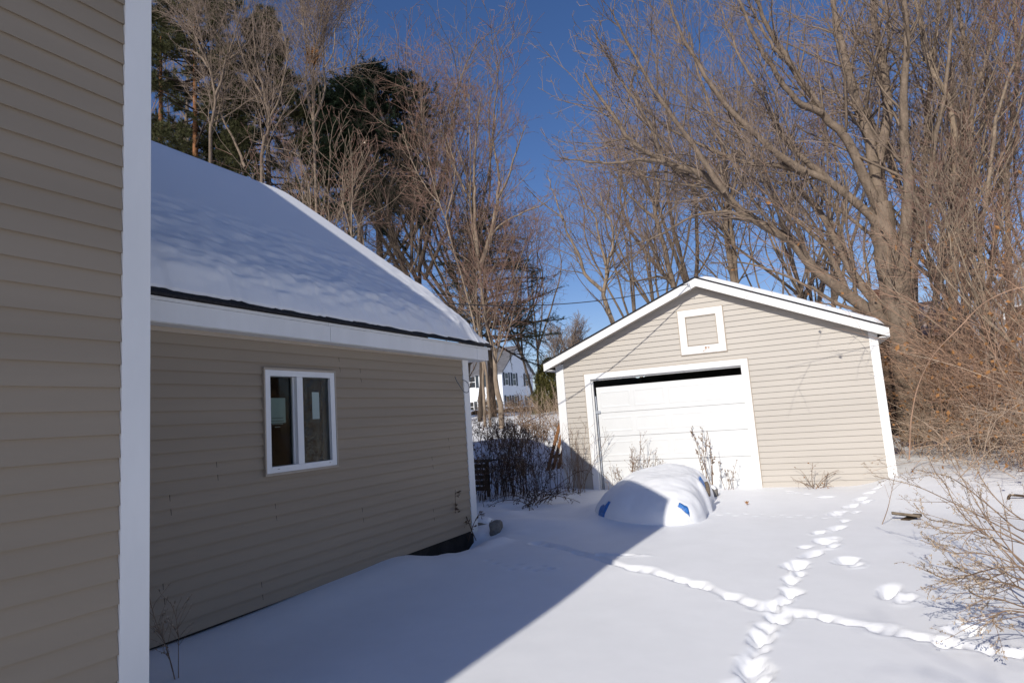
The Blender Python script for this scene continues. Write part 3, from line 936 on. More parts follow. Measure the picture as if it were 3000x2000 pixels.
# roof: rake boards, soffit, deck, snow
OV = .20
SE_L, SE_R = 4.66, -1.33
zsL = lambda s: ZA_ - mL * (s - SA)
zsR = lambda s: ZA_ - mR * (SA - s)
def roofseg(mb, s0, s1, zf_, n0, n1, d0, d1):
    mb.hexa([g(s0, n0, zf_(s0) + d0), g(s1, n0, zf_(s1) + d0), g(s1, n1, zf_(s1) + d0), g(s0, n1, zf_(s0) + d0),
             g(s0, n0, zf_(s0) + d1), g(s1, n0, zf_(s1) + d1), g(s1, n1, zf_(s1) + d1), g(s0, n1, zf_(s0) + d1)])
for s1, zf_ in ((SE_L, zsL), (SE_R, zsR)):
    mb = MB()
    roofseg(mb, SA, s1, zf_, -OV, -OV + .025, -.004, .145)
    mb.build('rake_board', M['white'], garage)
    mb = MB()
    roofseg(mb, SA, s1 - math.copysign(.02, s1), zf_, -OV + .0255, .0, .0, .012)
    mb.build('soffit', M['soffit_tan'], garage)
    mb = MB()
    if s1 > 0:
        mb.box((s1 - .02, -OV + .0255, zf_(s1) - .004), (s1, 7.2, zf_(s1) + .14), fr=g)
        mb.box((4.486, -OV + .03, zf_(s1) + .001), (s1 - .021, 7.1, zf_(s1) + .012), fr=g)
    else:
        mb.box((s1, -OV + .0255, zf_(s1) - .004), (s1 + .02, 7.2, zf_(s1) + .14), fr=g)
        mb.box((s1 + .021, -OV + .03, zf_(s1) + .001), (-1.177, 7.1, zf_(s1) + .012), fr=g)
    mb.build('eave_fascia', M['white'], garage)
mb = MB()
for s1, zf_ in ((SE_L + .03, zsL), (SE_R - .03, zsR)):
    roofseg(mb, SA, s1, zf_, -OV - .02, 7.25, .150, .172)
mb.build('roof', M['shingle'], garage)

def roof_snow(s_lo, s_hi, n_start, thick, name):
    ns, nn = 170, 70
    sv = np.linspace(s_lo, s_hi, ns)
    nv_ = np.concatenate([np.linspace(0, .5, 40), np.linspace(.55, 7.2, nn - 40)])
    S_, N_ = np.meshgrid(sv, nv_, indexing='ij')
    start = np.vectorize(n_start)(S_)
    zb = np.where(S_ > SA, ZA_ - mL * (S_ - SA), ZA_ - mR * (SA - S_)) + .168
    zb = zb - .05 * np.exp(-((S_ - SA) / .2) ** 2)
    tk = thick(S_)
    e = sm(0, .22, N_) ** .5 * sm(s_lo, s_lo + .16, S_) ** .5 * sm(s_hi, s_hi - .16, S_) ** .5
    t_ = tk * e + .012 * e * vnoise(S_ * 2.2, N_ * 1.5, 9) + .004 * e * vnoise(S_ * 12, N_ * 8, 3)
    t_ = np.where(N_ < 1e-6, -.006, t_)
    n_ = np.minimum(start + N_ + .02 * vnoise(S_ * 6, S_ * 0, 4), 7.2)
    P = (GN[None, None] * (dG + n_)[..., None] + GD[None, None] * S_[..., None])
    P[..., 2] = zb + t_
    I = np.arange(ns * nn).reshape(ns, nn)
    Q = np.stack([I[:-1, :-1], I[:-1, 1:], I[1:, 1:], I[1:, :-1]], -1).reshape(-1, 4)
    link(name, np_mesh(name, P, Q), M['snow_roof'], garage)
roof_snow(SE_R - .0, SE_L - .02, lambda s: -OV + .03 + (.62 if 1.75 < s < 3.3 else (.10 + (.5 * max(0, min(1, (s - 1.45) / .3)) if s < 1.75 else .5 * max(0, min(1, (3.7 - s) / .4))) if s > 1.45 else .05)),
          lambda S_: .13 - .085 * sm(1.7, 2.4, S_), 'roof_snow')
hk = g(1.70, -OV - .03, 2.235)
mb = MB()
mb.box((1.672, -OV - .028, 2.20), (1.712, -OV - .002, 2.262), fr=g)
mb.box((1.66, -OV - .016, 2.12), (1.672, -OV - .002, 2.20), fr=g)
mb.build('wire_hook', M['metal'], garage, bevel=.004)

# overhead wire from the garage gable to the gable of the low wing
wp0 = np.array(hk); wp1 = np.array((-6.75, 7.22, 2.25))
tt = np.linspace(0, 1, 60)[:, None]
wire = wp0 + (wp1 - wp0) * tt
wire[:, 2] -= 4 * .34 * (tt * (1 - tt))[:, 0]
V, Q = tubes(wire[None], np.full((1, 60), .008), 6)
tag(link('overhead_wire', np_mesh('overhead_wire', V, Q), M['cable']), 'black wire sagging from the garage gable peak towards the house', 'wire')

# ================================================================== SMALL THINGS IN THE YARD
# snowed-in pile under a blue tarp
pile = thing('covered_pile', 'low pile under a blue tarp buried in snow in front of the garage door', 'tarp pile', (TC[0], TC[1], -1.45))
uv = np.linspace(-1.06, 1.02, 170)
vv2 = np.linspace(-1.62, 1.65, 330)
Uu, Vw = np.meshgrid(uv, vv2, indexing='ij')
ca, sa = math.cos(TA), math.sin(TA)
PX = TC[0] + Uu * ca - Vw * sa
PY = TC[1] + Uu * sa + Vw * ca
H, _, _ = pile_h(PX, PY)
# pieces of tarp showing: local (u, v) of the bare spots
def loc_uv(p):
    return ((p[0] - TC[0]) * ca + (p[1] - TC[1]) * sa, -(p[0] - TC[0]) * sa + (p[1] - TC[1]) * ca)
spots = [(loc_uv(pile_hit(2002, 1495)), .065, .018, 0.05), (loc_uv(pile_hit(1764, 1506)), .08, .10, .9), (np.array((.735, .12)), .05, .16, 0.0)]
mask = np.zeros_like(Uu)
for (su, sv), a, b, rot in spots:
    du, dv = Uu - su, Vw - sv
    p = du * math.cos(rot) + dv * math.sin(rot); q = -du * math.sin(rot) + dv * math.cos(rot)
    r = np.maximum(np.abs(p) / a, np.abs(q) / b) + .22 * vnoise(Uu * 14, Vw * 14, 7)
    mask = np.maximum(mask, sm(1.15, .8, r))
gz_ = base_h(PX, PY)
lump = .016 * vnoise(Uu * 4, Vw * 3.2, 4) + .006 * vnoise(Uu * 13, Vw * 11, 5)
side = np.exp(-((Uu - .74) / .1) ** 2)
lump = lump + side * .03 * vnoise(Uu * 9, Vw * 9, 14) * sm(.05, .3, H)
top = gz_ + H + lump * sm(.02, .2, H) - .02 + .03 * sm(.0, .06, H)
snowz = top - .10 * mask * sm(.0, .05, H + .05)
tarpz = top - .045 + .055 * mask + .012 * vnoise(Uu * 24, Vw * 20, 2)
tarpz = np.where(mask > .02, tarpz + .02, gz_ + H * .85 - .08)
I = np.arange(Uu.size).reshape(Uu.shape)
Q = np.stack([I[:-1, :-1], I[1:, :-1], I[1:, 1:], I[:-1, 1:]], -1).reshape(-1, 4)
link('tarp', np_mesh('tarp', np.stack([PX, PY, tarpz], -1), Q), M['tarp'], pile)
link('snow_cover', np_mesh('snow_cover', np.stack([PX, PY, snowz], -1), Q), M['snow'], pile)

def rock(name, label, cat, c, sx, sy, sz, seed, m='stone', box=False, cap=True, rz=0.0):
    rng = RS(seed)
    bm = bmesh.new()
    bmesh.ops.create_icosphere(bm, subdivisions=3, radius=1)
    for v in bm.verts:
        n = v.co.normalized()
        if box:
            mx = max(abs(n.x), abs(n.y), abs(n.z)) ** .82
            v.co = n / mx * .8
        k = 1 + .13 * float(vnoise(n.x * 2 + seed, n.y * 2 + n.z * 1.7, seed)) + .05 * float(vnoise(n.x * 6, n.y * 6 + n.z * 5, seed + 3))
        x, y = v.co.x * sx * k, v.co.y * sy * k
        v.co = Vector((x * math.cos(rz) - y * math.sin(rz), x * math.sin(rz) + y * math.cos(rz), v.co.z * sz * k))
    me = bpy.data.meshes.new(name)
    bm.to_mesh(me)
    if not box: me.polygons.foreach_set('use_smooth', [True] * len(me.polygons))
    r = thing(name, label, cat, tuple(c))
    link(name + '_body', me, M[m], r, world=False)
    if cap:
        for v in bm.verts:
            if v.co.z > .35 * sz:
                v.co.z += .035 * min(1, (v.co.z / sz - .35) * 2.2)
                v.co.x *= .93; v.co.y *= .93
            else:
                v.co *= .86
        me2 = bpy.data.meshes.new('snow_cap')
        bm.to_mesh(me2)
        me2.polygons.foreach_set('use_smooth', [True] * len(me2.polygons))
        link('snow_cap', me2, M['snow'], r, world=False)
    bm.free()
    return r
p = gnd(1447, 1562)
rock('stone_block', 'squarish grey stone poking from the snow at the low wing corner', 'stone', (p[0] - .02, p[1] + .10, p[2] + .04), .10, .14, .13, 3, box=True, cap=False, rz=.3)
p = gnd(1408, 1556)
rock('stone_slab', 'low stone with a cap of snow against the low wing corner', 'stone', (p[0] - .06, p[1] + .10, p[2] + .03), .24, .2, .13, 5, box=True, cap=True, rz=.2)
p = gnd(2089, 1452)
rock('snowy_block', 'small block under rounded snow beside the tarp pile', 'block', (p[0], p[1], p[2] + .05), .10, .12, .10, 9, box=True, cap=True)
# cut log end by the pile
p = at(2071, 1427, 9.25)
V, Q = tubes(catmull([p + np.array((0, .02, -.12)), p + np.array((.01, .0, .0)), p + np.array((.0, -.02, .075))], 10)[None], np.full((1, 10), .035) * np.linspace(1, .75, 10), 9)
tag(link('wood_stub', np_mesh('wood_stub', V, Q), M['old_wood']), 'short weathered wood stub standing against the tarp pile', 'wood')

def board(name, label, a, b, wid, thk, m, up=(0, 0, 1), cat='board'):
    a, b = np.array(a), np.array(b)
    d = nrm((b - a)[None])[0]
    s = nrm(np.cross(d, up)[None])[0]
    u = np.cross(s, d)
    mb = MB()
    P = []
    for zz in (-.5, .5):
        for e, o in ((a, -.5), (b, -.5), (b, .5), (a, .5)):
            P.append(e + s * wid * o + u * thk * zz)
    mb.hexa(P)
    return tag(mb.build(name, M[m], None, bevel=.003), label, cat)
p = gnd(2640, 1520)
b0_, b1_ = at(2612, 1502, p[1] - .02), at(2697, 1512, p[1] - .05)
board('plank', 'grey weathered plank lying across another board on the snow', b0_, b1_, .11, .026, 'old_wood', up=(0, .25, 1))
board('board_end', 'short brown board end under the grey plank on the snow', at(2652, 1530, p[1] - .08), at(2690, 1513, p[1] + .22), .09, .075, 'dark_wood')
# fallen leaves
def dry_leaf(label, c, size, seed, tilt):
    rng = RS(seed)
    bm = bmesh.new()
    ring = []
    lob = [0, .55, .42, .9, .5, .8, .45, 1.0, .45, .8, .5, .9, .42, .55]
    cv = bm.verts.new((0, 0, 0))
    for i, r in enumerate(lob):
        a = i / len(lob) * 2 * PI - PI / 2
        ring.append(bm.verts.new((r * math.cos(a) * size * .6, r * math.sin(a) * size, .25 * size * math.cos(a * 2 + 1) * r + .1 * size * rng.randn() * r)))
    for i in range(len(ring)):
        bm.faces.new((cv, ring[i], ring[(i + 1) % len(ring)]))
    bmesh.ops.rotate(bm, verts=bm.verts, cent=(0, 0, 0), matrix=Matrix.Rotation(tilt, 3, 'X') @ Matrix.Rotation(rng.rand() * 6, 3, 'Z'))
    me = bpy.data.meshes.new('leaf')
    bm.to_mesh(me); bm.free()
    o = link('dry_leaf', me, M['leaf'])
    o.location = c
    return tag(o, label, 'leaf')
p = gnd(2190, 1479)
dry_leaf('curled brown leaf standing on the open snow right of the tarp pile', (p[0], p[1], p[2] + .035), .055, 2, 1.2)
p = gnd(2170, 1419)
dry_leaf('brown leaf lying at the foot of the garage door', (p[0], p[1] - .1, p[2] + .03), .06, 5, .5)
p = gnd(2585, 1385)
dry_leaf('brown leaf caught at the foot of the right garage corner post', (p[0], p[1] - .1, p[2] + .06), .06, 8, 1.0)

# ------------------------------------------------------------------ weeds and brush
def stalks(seed, n, h, spread, lean, rad, side, side_len, seeds, seed_len, seed_w, mats, name_parts=('stem', 'seed_head'), tilt=(0, 0), droop=0.0, headonly=0.35, m=10):
    """a clump of dry stems; returns meshes (stems, seeds)"""
    rng = RS(seed)
    P0 = np.zeros((n, 3)); P0[:, :2] = rng.randn(n, 2) * spread
    P0[:, 2] = -.05
    D = np.zeros((n, 3)); D[:, 2] = 1
    D[:, :2] = rng.randn(n, 2) * lean + np.array(tilt)
    L = h * (0.55 + .5 * rng.rand(n))
    P = polyline(rng, P0, D, L, m, .05, -droop)
    Rr = rad * np.linspace(1, .45, m)[None] * np.ones((n, 1))
    acc = Acc(); acc.add(*tubes(P, Rr, 4))
    P1, R1, L1 = sprout(rng, P, Rr, L, side, headonly, 38, side_len, .6, rad * .45, .15, .10, -droop * .7, 6, lmin=.05, lmax=.6)
    acc.add(*tubes(P1, R1, 3))
    k = rng.randint(0, len(P1), seeds); t = rng.rand(seeds) * .75 + .25
    x = t * 5; i = np.minimum(x.astype(int), 4); f = (x - i)[:, None]
    pos = P1[k, i] * (1 - f) + P1[k, i + 1] * f
    d = rng.randn(seeds, 3) * .7 + nrm(P1[k, i + 1] - P1[k, i]); d[:, 2] -= droop * 2
    Vl, Tl = leaves(rng, pos, d, seed_len * (.6 + .8 * rng.rand(seeds)), seed_w)
    return acc.mesh('stems'), np_mesh('seeds', Vl, None, Tl)

def weed(name, label, cat, loc, stem_m, seed_m, group=None, rz=0.0, **kw):
    a, b = stalks(mats=None, **kw)
    r = thing(name, label, cat, tuple(loc), group, rz)
    link('stems', a, M[stem_m], r, world=False)
    tag(link('seed_heads', b, M[seed_m], r, world=False), kind='stuff')
    return r

p = gnd(1865, 1425); q = g(3.05, -.30, -1.42)
weed('dry_goldenrod', 'tall dry goldenrod with drooping plume at the left of the garage door', 'weed', (q[0], q[1], base_h(q[0], q[1])), 'weed', 'weed', seed=11, n=7, h=1.2, spread=.06, lean=.10, rad=.006, side=7, side_len=.3, seeds=150, seed_len=.03, seed_w=.007, droop=.03, tilt=(.10, 0))
q = g(2.75, -.35, -1.42)
weed('dry_goldenrod', 'shorter clump of dry goldenrod just behind the tarp pile', 'weed', (q[0], q[1], base_h(q[0], q[1])), 'weed', 'weed', seed=12, n=20, h=.85, spread=.16, lean=.26, rad=.0045, side=6, side_len=.3, seeds=330, seed_len=.024, seed_w=.006, droop=.05, tilt=(.12, 0))
q = g(3.35, -.28, -1.42)
weed('dry_goldenrod', 'low wispy dry weeds beside the left door casing', 'weed', (q[0], q[1], base_h(q[0], q[1])), 'weed', 'weed', seed=13, n=12, h=.62, spread=.13, lean=.2, rad=.004, side=5, side_len=.3, seeds=140, seed_len=.022, seed_w=.006, droop=.04)
q = g(1.70, -.28, -1.42)
weed('dry_mullein', 'upright dry seed stalks in front of the right half of the garage door', 'weed', (q[0], q[1], base_h(q[0], q[1])), 'weed', 'weed', seed=22, n=6, h=1.18, spread=.07, lean=.16, rad=.007, side=9, side_len=.10, seeds=260, seed_len=.03, seed_w=.010, droop=.0, tilt=(-.12, 0), headonly=.45)
q = g(1.42, -.25, -1.42)
weed('dry_mullein', 'thin dry stalks with curled leaves right of the taller seed stalks', 'weed', (q[0], q[1], base_h(q[0], q[1])), 'weed', 'weed', seed=27, n=5, h=.62, spread=.09, lean=.12, rad=.005, side=6, side_len=.2, seeds=80, seed_len=.03, seed_w=.008, droop=.05)
q = g(.02, -.18, -1.42)
weed('dry_vine', 'bare tangled vine against the garage wall near its foot', 'vine', (q[0], q[1], base_h(q[0], q[1])), 'weed', 'leaf', seed=31, n=14, h=.55, spread=.05, lean=.75, rad=.006, side=4, side_len=.4, seeds=14, seed_len=.035, seed_w=.014, droop=.10)
q = g(4.15, -.35, -1.42)
weed('feathery_shrub', 'feathery dry shrub in front of the left garage corner', 'shrub', (q[0], q[1], base_h(q[0], q[1])), 'weed', 'weed', seed=34, n=22, h=1.35, spread=.18, lean=.30, rad=.006, side=11, side_len=.42, seeds=500, seed_len=.022, seed_w=.004, droop=.035, tilt=(.1, 0))
p = gnd(522, 1985)
weed('dry_weed', 'single pale dry weed in front of the shaded low wall', 'weed', (p[0], p[1], p[2]), 'weed', 'weed_pale', seed=41, n=3, h=.66, spread=.015, lean=.10, rad=.0035, side=12, side_len=.5, seeds=120, seed_len=.017, seed_w=.006, droop=.0, headonly=.4)
p = gnd(1372, 1575)
weed('dark_weed', 'dark leafless weeds rooted at the low wing corner', 'weed', (p[0] - .02, p[1], p[2] + .02), 'weed_dark', 'weed_dark', seed=44, n=7, h=.75, spread=.07, lean=.28, rad=.006, side=8, side_len=.14, seeds=150, seed_len=.05, seed_w=.009, droop=.05, headonly=.2)

# brush between the two buildings
brush_kinds = []
for kk, (sd_, n_, h_) in enumerate(((51, 14, 1.25), (52, 18, 1.0), (53, 11, 1.45))):
    brush_kinds.append(stalks(sd_, n_, h_,   .24, .13, .007, 9, .20, 460, .042, .007, None, droop=.03, headonly=.25))
spots_b = [(1405, 1478, 0, .8), (1432, 1462, 1, .85), (1458, 1452, 2, .95), (1480, 1445, 1, 1.0), (1503, 1448, 0, 1.0), (1528, 1450, 1, 1.05), (1552, 1448, 2, .9), (1520, 1425, 2, 1.05), (1470, 1425, 0, 1.1), (1440, 1430, 2, 1.0), (1412, 1440, 1, 1.05), (1545, 1418, 0, 1.1), (1572, 1440, 1, .8)]
first_b = {}
lab_b = 'dark brown leafy dry brush in the gap between the house and garage'
for i, (px, py, k, sc) in enumerate(spots_b):
    p = gnd(px, py)
    if k not in first_b:
        r = thing('brush', lab_b, 'shrub', (p[0], p[1], p[2]), 'brush stems between house and garage', i * 1.3, sc)
        link('stems', brush_kinds[k][0], M['weed_dark'], r, world=False)
        tag(link('dry_leaves', brush_kinds[k][1], M['weed_dark' if k != 1 else 'weed'], r, world=False), kind='stuff')
        first_b[k] = r
    else:
        copy_thing(first_b[k], (p[0], p[1], p[2]), i * 2.1, sc, label=lab_b)
# arching low shrub in front of the left garage corner
p = gnd(1570, 1476)
weed('arching_shrub', 'low shrub with arching stems bent to the snow before the left garage corner', 'shrub', (p[0], p[1], p[2]), 'weed_dark', 'weed_dark', seed=61, n=26, h=1.0, spread=.10, lean=.55, rad=.007, side=7, side_len=.25, seeds=380, seed_len=.05, seed_w=.009, droop=.16, tilt=(.25, 0), headonly=.15)

# lattice panel leaning on the garage side
pan = thing('lattice_panel', 'brown slatted wood panel leaning on the left side of the garage', 'panel', (-5.4, 12.4, -1.3))
mb = MB()
A_, B_ = np.array(at(1588, 1440, 12.0)), np.array(at(1641, 1240, 13.3))
e1 = (B_ - A_); e2 = np.array((.80, .12, .0))
nn = nrm(np.cross(e2, e1)[None])[0]
for i in range(8):
    o = A_ + e2 * (i / 7.0)
    wv = e2 / np.linalg.norm(e2) * .034
    mb.hexa([o - wv, o + wv, o + wv + e1, o - wv + e1, o - wv + nn * .02, o + wv + nn * .02, o + wv + e1 + nn * .02, o - wv + e1 + nn * .02])
mb.build('slats', M['brown_wood'], pan)
for f in (.03, .5, .95):
    mb = MB()
    o = A_ + e1 * f - nn * .022
    wv = e1 / np.linalg.norm(e1) * .04
    mb.hexa([o - wv, o + wv, o + wv + e2, o - wv + e2, o - wv + nn * .02, o + wv + nn * .02, o + wv + e2 + nn * .02, o - wv + e2 + nn * .02])
    mb.build('rail', M['dark_wood'], pan)
# dark slatted crate beyond the low wing corner
cr = thing('wooden_crate', 'dark slatted wooden crate in the brush behind the low wing corner', 'crate', tuple(at(1408, 1440, 10.4)))
c0 = at(1388, 1440, 10.4)
mb = MB()
for i in range(5):
    z0_ = c0[2] + .02 + i * .105
    mb.box((c0[0] - .5, c0[1], z0_), (c0[0] + .32, c0[1] + .025, z0_ + .075))
for i in range(7):
    mb.box((c0[0] - .5 + i * .125, c0[1] - .03, c0[2] + .545), (c0[0] - .5 + i * .125 + .07, c0[1] + .6, c0[2] + .565))
mb.build('slats', M['dark_wood'], cr)
for xx_ in (-.46, -.08, .27):
    mb = MB()
    mb.box((c0[0] + xx_, c0[1] + .026, c0[2] - .1), (c0[0] + xx_ + .05, c0[1] + .08, c0[2] + .544))
    mb.build('post', M['dark_wood'], cr)

# ------------------------------------------------------------------ foreground shrub with seed heads, lower right
def fg(pts): return [((a / 3.016 + 2560), (b / 3.016 + 1380)) for a, b in pts]
sh_base = gnd(3150, 1760)
stem_px = [([(1500, 750), (1327, 610), (1100, 480), (850, 350), (620, 240), (400, 140), (180, 80), (0, 40)], 5.1, 6.6),
           ([(1500, 950), (1290, 800), (1150, 620), (1000, 430), (860, 190), (740, 0), (650, -160)], 5.0, 5.9),
           ([(1480, 950), (1200, 700), (900, 500), (720, 300), (640, 130), (540, 0), (480, -130)], 5.0, 6.0),
           ([(1500, 900), (1327, 850), (1100, 850), (850, 915), (700, 960), (570, 925), (470, 870)], 4.8, 4.6),
           ([(1500, 1120), (1250, 1010), (1000, 950), (850, 910), (750, 860), (660, 810)], 4.7, 4.6),
           ([(1500, 1260), (1327, 1200), (1100, 1125), (950, 1110), (850, 1060), (800, 990)], 4.6, 4.4),
           ([(1500, 960), (1327, 860), (1100, 760), (900, 720), (700, 720), (570, 670)], 4.9, 4.8),
           ([(1500, 1060), (1327, 900), (1150, 700), (950, 520), (800, 470), (600, 445), (470, 410), (350, 280)], 4.9, 5.6),
           ([(1500, 1260), (1327, 1245), (1180, 1230), (1080, 1270), (1055, 1330), (1135, 1405)], 4.4, 4.2),
           ([(1480, 760), (1200, 580), (1000, 510), (800, 545), (650, 540), (520, 490)], 5.0, 5.0),
           ([(1500, 640), (1250, 500), (1050, 330), (800, 130), (640, 40), (450, 0), (330, -20)], 5.2, 6.4),
           ([(1500, 1000), (1250, 940), (1150, 900), (1000, 960), (930, 1000), (880, 940)], 4.6, 4.4),
           ([(1500, 520), (1300, 420), (1100, 260), (960, 80), (900, -60)], 5.3, 6.0),
           ([(1500, 1150), (1350, 1060), (1200, 1000), (1060, 960), (1010, 900)], 4.5, 4.4)]
rng = RS(77)
Ps = []
for pts, ya, yb in stem_px:
    pts = fg(pts)
    pl = pxl(pts, ya, yb)
    pl = [np.array((sh_base[0] + rng.randn() * .05, sh_base[1] + rng.randn() * .05, sh_base[2] - .04))] + pl
    Ps.append(catmull(pl, 26))
Ps = np.stack(Ps)
Rs = np.linspace(.006, .0022, 26)[None] * np.ones((len(Ps), 1))
acc = Acc(); acc.add(*tubes(Ps, Rs, 6))
Ls = plen(Ps)
P1, R1, L1 = sprout(rng, Ps, Rs, Ls, 9, .22, 34, .24, .6, .0016, .03, .07, .0, 8, lmin=.10, lmax=.5, fall=.6)
acc.add(*tubes(P1, R1, 4))
P2, R2, L2 = sprout(rng, P1, R1, L1, 3, .15, 36, .4, .7, .0012, .03, .08, 0, 5, lmin=.05, lmax=.2)
acc.add(*tubes(P2, R2, 3))
fgs = thing('seeding_shrub', 'large dry shrub with pale seed heads leaning in from the lower right edge', 'shrub', tuple(sh_base))
link('stems', acc.mesh('stems'), M['weed'], fgs)
def seeds_on(P, n, rng, ln, wd, t0=.3):
    k = rng.randint(0, len(P), n); mm = P.shape[1]
    x = (t0 + (1 - t0) * rng.rand(n)) * (mm - 1.001); i = x.astype(int); f = (x - i)[:, None]
    pos = P[k, i] * (1 - f) + P[k, i + 1] * f
    tan = nrm(P[k, i + 1] - P[k, i])
    d = tan * .8 + rng.randn(n, 3) * .6
    return leaves(rng, pos, d, ln * (.6 + .8 * rng.rand(n)), wd)
VV, TT, n0 = [], [], 0
for P_, n_ in ((P1, 1000), (P2, 1500), (Ps[:, 12:], 650)):
    V, T = seeds_on(P_, n_, rng, .017, .0042)
    VV.append(V); TT.append(T + n0); n0 += len(V)
tag(link('seed_heads', np_mesh('seeds', np.vstack(VV), None, np.vstack(TT)), M['weed_pale'], fgs), kind='stuff')
# thin lone stem by the planks
p = gnd(2580, 1535)
pl = [np.array((p[0], p[1], p[2] - .03))] + [at(x, y, p[1] + .02) for x, y in ((2600, 1492), (2612, 1440), (2624, 1385))]
acc = Acc(); P_ = catmull(pl, 14)[None]; acc.add(*tubes(P_, np.linspace(.005, .002, 14)[None], 5))
P1, R1, L1 = sprout(RS(3), P_, np.linspace(.005, .002, 14)[None], plen(P_), 6, .3, 40, .3, .6, .002, .1, .08, 0, 5, lmin=.08, lmax=.3)
acc.add(*tubes(P1, R1, 3))
tag(link('lone_weed', acc.mesh('lone_weed'), M['weed']), 'thin lone dry stem standing in the snow left of the planks', 'weed')
# bent metal hoop half buried at the right
pl = [at(x, y, 9.6) for x, y in ((2952, 1500), (2953, 1475), (2957, 1452), (2975, 1450), (3020, 1455))]
V, Q = tubes(catmull(pl, 24)[None], np.full((1, 24), .016), 6)
tag(link('bent_pipe', np_mesh('bent_pipe', V, Q), M['dark_wood']), 'dark bent pipe half buried in snow at the right edge', 'pipe')

# ================================================================== FAR BUILDINGS
def simple_house(name, label, cat, loc, rz, w_, d_, h_, pitch, wallm, roofm, wins, shutters=True, overhang=.35, gable_front=False):
    """front faces local -Y, gable ends on local X sides (or on the front)"""
    r = thing(name, label, cat, loc, rz=rz)
    mb = MB()
    mb.box((-w_ / 2, 0, -2.5), (w_ / 2, d_, h_))
    if gable_front:
        rh = pitch * w_ / 2
        for y in (0, d_): mb.face([(-w_ / 2, y, h_), (w_ / 2, y, h_), (0, y, h_ + rh)])
    else:
        rh = pitch * d_ / 2
        for x in (-w_ / 2, w_ / 2): mb.face([(x, 0, h_), (x, d_, h_), (x, d_ / 2, h_ + rh)])
    o = mb.build('wall', M[wallm], r); o.location = (0, 0, 0)
    mb = MB()
    if gable_front:
        for sgn in (-1, 1):
            x0 = sgn * (w_ / 2 + overhang); z0 = h_ - pitch * overhang
            mb.hexa([(x0, -overhang, z0), (0, -overhang, h_ + rh), (0, d_ + overhang, h_ + rh), (x0, d_ + overhang, z0)] +
                    [(x0, -overhang, z0 + .2), (0, -overhang, h_ + rh + .2), (0, d_ + overhang, h_ + rh + .2), (x0, d_ + overhang, z0 + .2)])
    else:
        for sgn in (-1, 1):
            y0 = d_ / 2 + sgn * (d_ / 2 + overhang); z0 = h_ - pitch * overhang
            mb.hexa([(-w_ / 2 - overhang, y0, z0), (w_ / 2 + overhang, y0, z0), (w_ / 2 + overhang, d_ / 2, h_ + rh), (-w_ / 2 - overhang, d_ / 2, h_ + rh),
                     (-w_ / 2 - overhang, y0, z0 + .2), (w_ / 2 + overhang, y0, z0 + .2), (w_ / 2 + overhang, d_ / 2, h_ + rh + .2), (-w_ / 2 - overhang, d_ / 2, h_ + rh + .2)])
    o = mb.build('roof', M[roofm], r); o.location = (0, 0, 0)
    for (face, u, z, ww, wh) in wins:
        if face == 'f': fr = lambda a, b, c: (a, -b, c)
        elif face == 'r': fr = lambda a, b, c: (w_ / 2 + b, a, c)
        mb = MB(); t = .09
        mb.box((u - ww / 2 - t, 0, z - t), (u + ww / 2 + t, .05, z - .0), fr=fr)
        mb.box((u - ww / 2 - t, 0, z + wh), (u + ww / 2 + t, .05, z + wh + t), fr=fr)
        mb.box((u - ww / 2 - t, 0, z + .001), (u - ww / 2, .05, z + wh - .001), fr=fr)
        mb.box((u + ww / 2, 0, z + .001), (u + ww / 2 + t, .05, z + wh - .001), fr=fr)
        mb.box((u - ww / 2 + .001, .01, z + wh * .48), (u + ww / 2 - .001, .04, z + wh * .53), fr=fr)
        wo_ = mb.build('window', M['white'], r); wo_.location = (0, 0, 0)
        mb = MB(); mb.box((u - ww / 2, .003, z), (u + ww / 2, .012, z + wh), fr=fr)
        mb.build('pane', M['win_dark'], wo_)
        if shutters:
            for sg in (-1, 1):
                mb = MB(); cx = u + sg * (ww / 2 + t + .26)
                mb.box((cx - .24, .001, z - .1), (cx + .24, .06, z + wh + .1), fr=fr)
                o = mb.build('shutter', M['shutter'], r); o.location = (0, 0, 0)
    return r

# white house with dark shutters far behind, seen between the two buildings
pc = at(1478, 1218, 80.0)
simple_house('white_house', 'white two storey house with dark shutters far behind the bare trees', 'house', (pc[0] - 6.25, pc[1], 1.0), 0.0, 12.5, 10.5, 6.3, .75, 'clapboard', 'roof_grey',
             [(f_, u_, z_, .95, 1.75) for f_ in 'r' for u_ in (1.4, 3.9, 8.2) for z_ in (.9, 4.3)] + [
              ('f', 4.0, .8, 1.6, 1.3), ('f', 0.6, .8, 1.2, 1.3), ('f', 1.2, 4.3, 1.0, 1.6), ('f', 4.2, 4.3, 1.0, 1.6)])
pc = at(3010, 1000, 46.0)
simple_house('grey_house', 'grey house with white framed gable windows behind the thicket', 'house', (pc[0] + 1.2, pc[1], -1.2), math.radians(-14), 8.5, 9.0, 5.0, 1.0, 'house_grey', 'roof_grey',
             [('f', -1.5, 4.2, 1.0, 1.6), ('f', 1.2, 4.2, 1.0, 1.6), ('f', -2.2, .9, 1.1, 1.6), ('f', 1.8, .9, 1.1, 1.6)], shutters=False, gable_front=True)
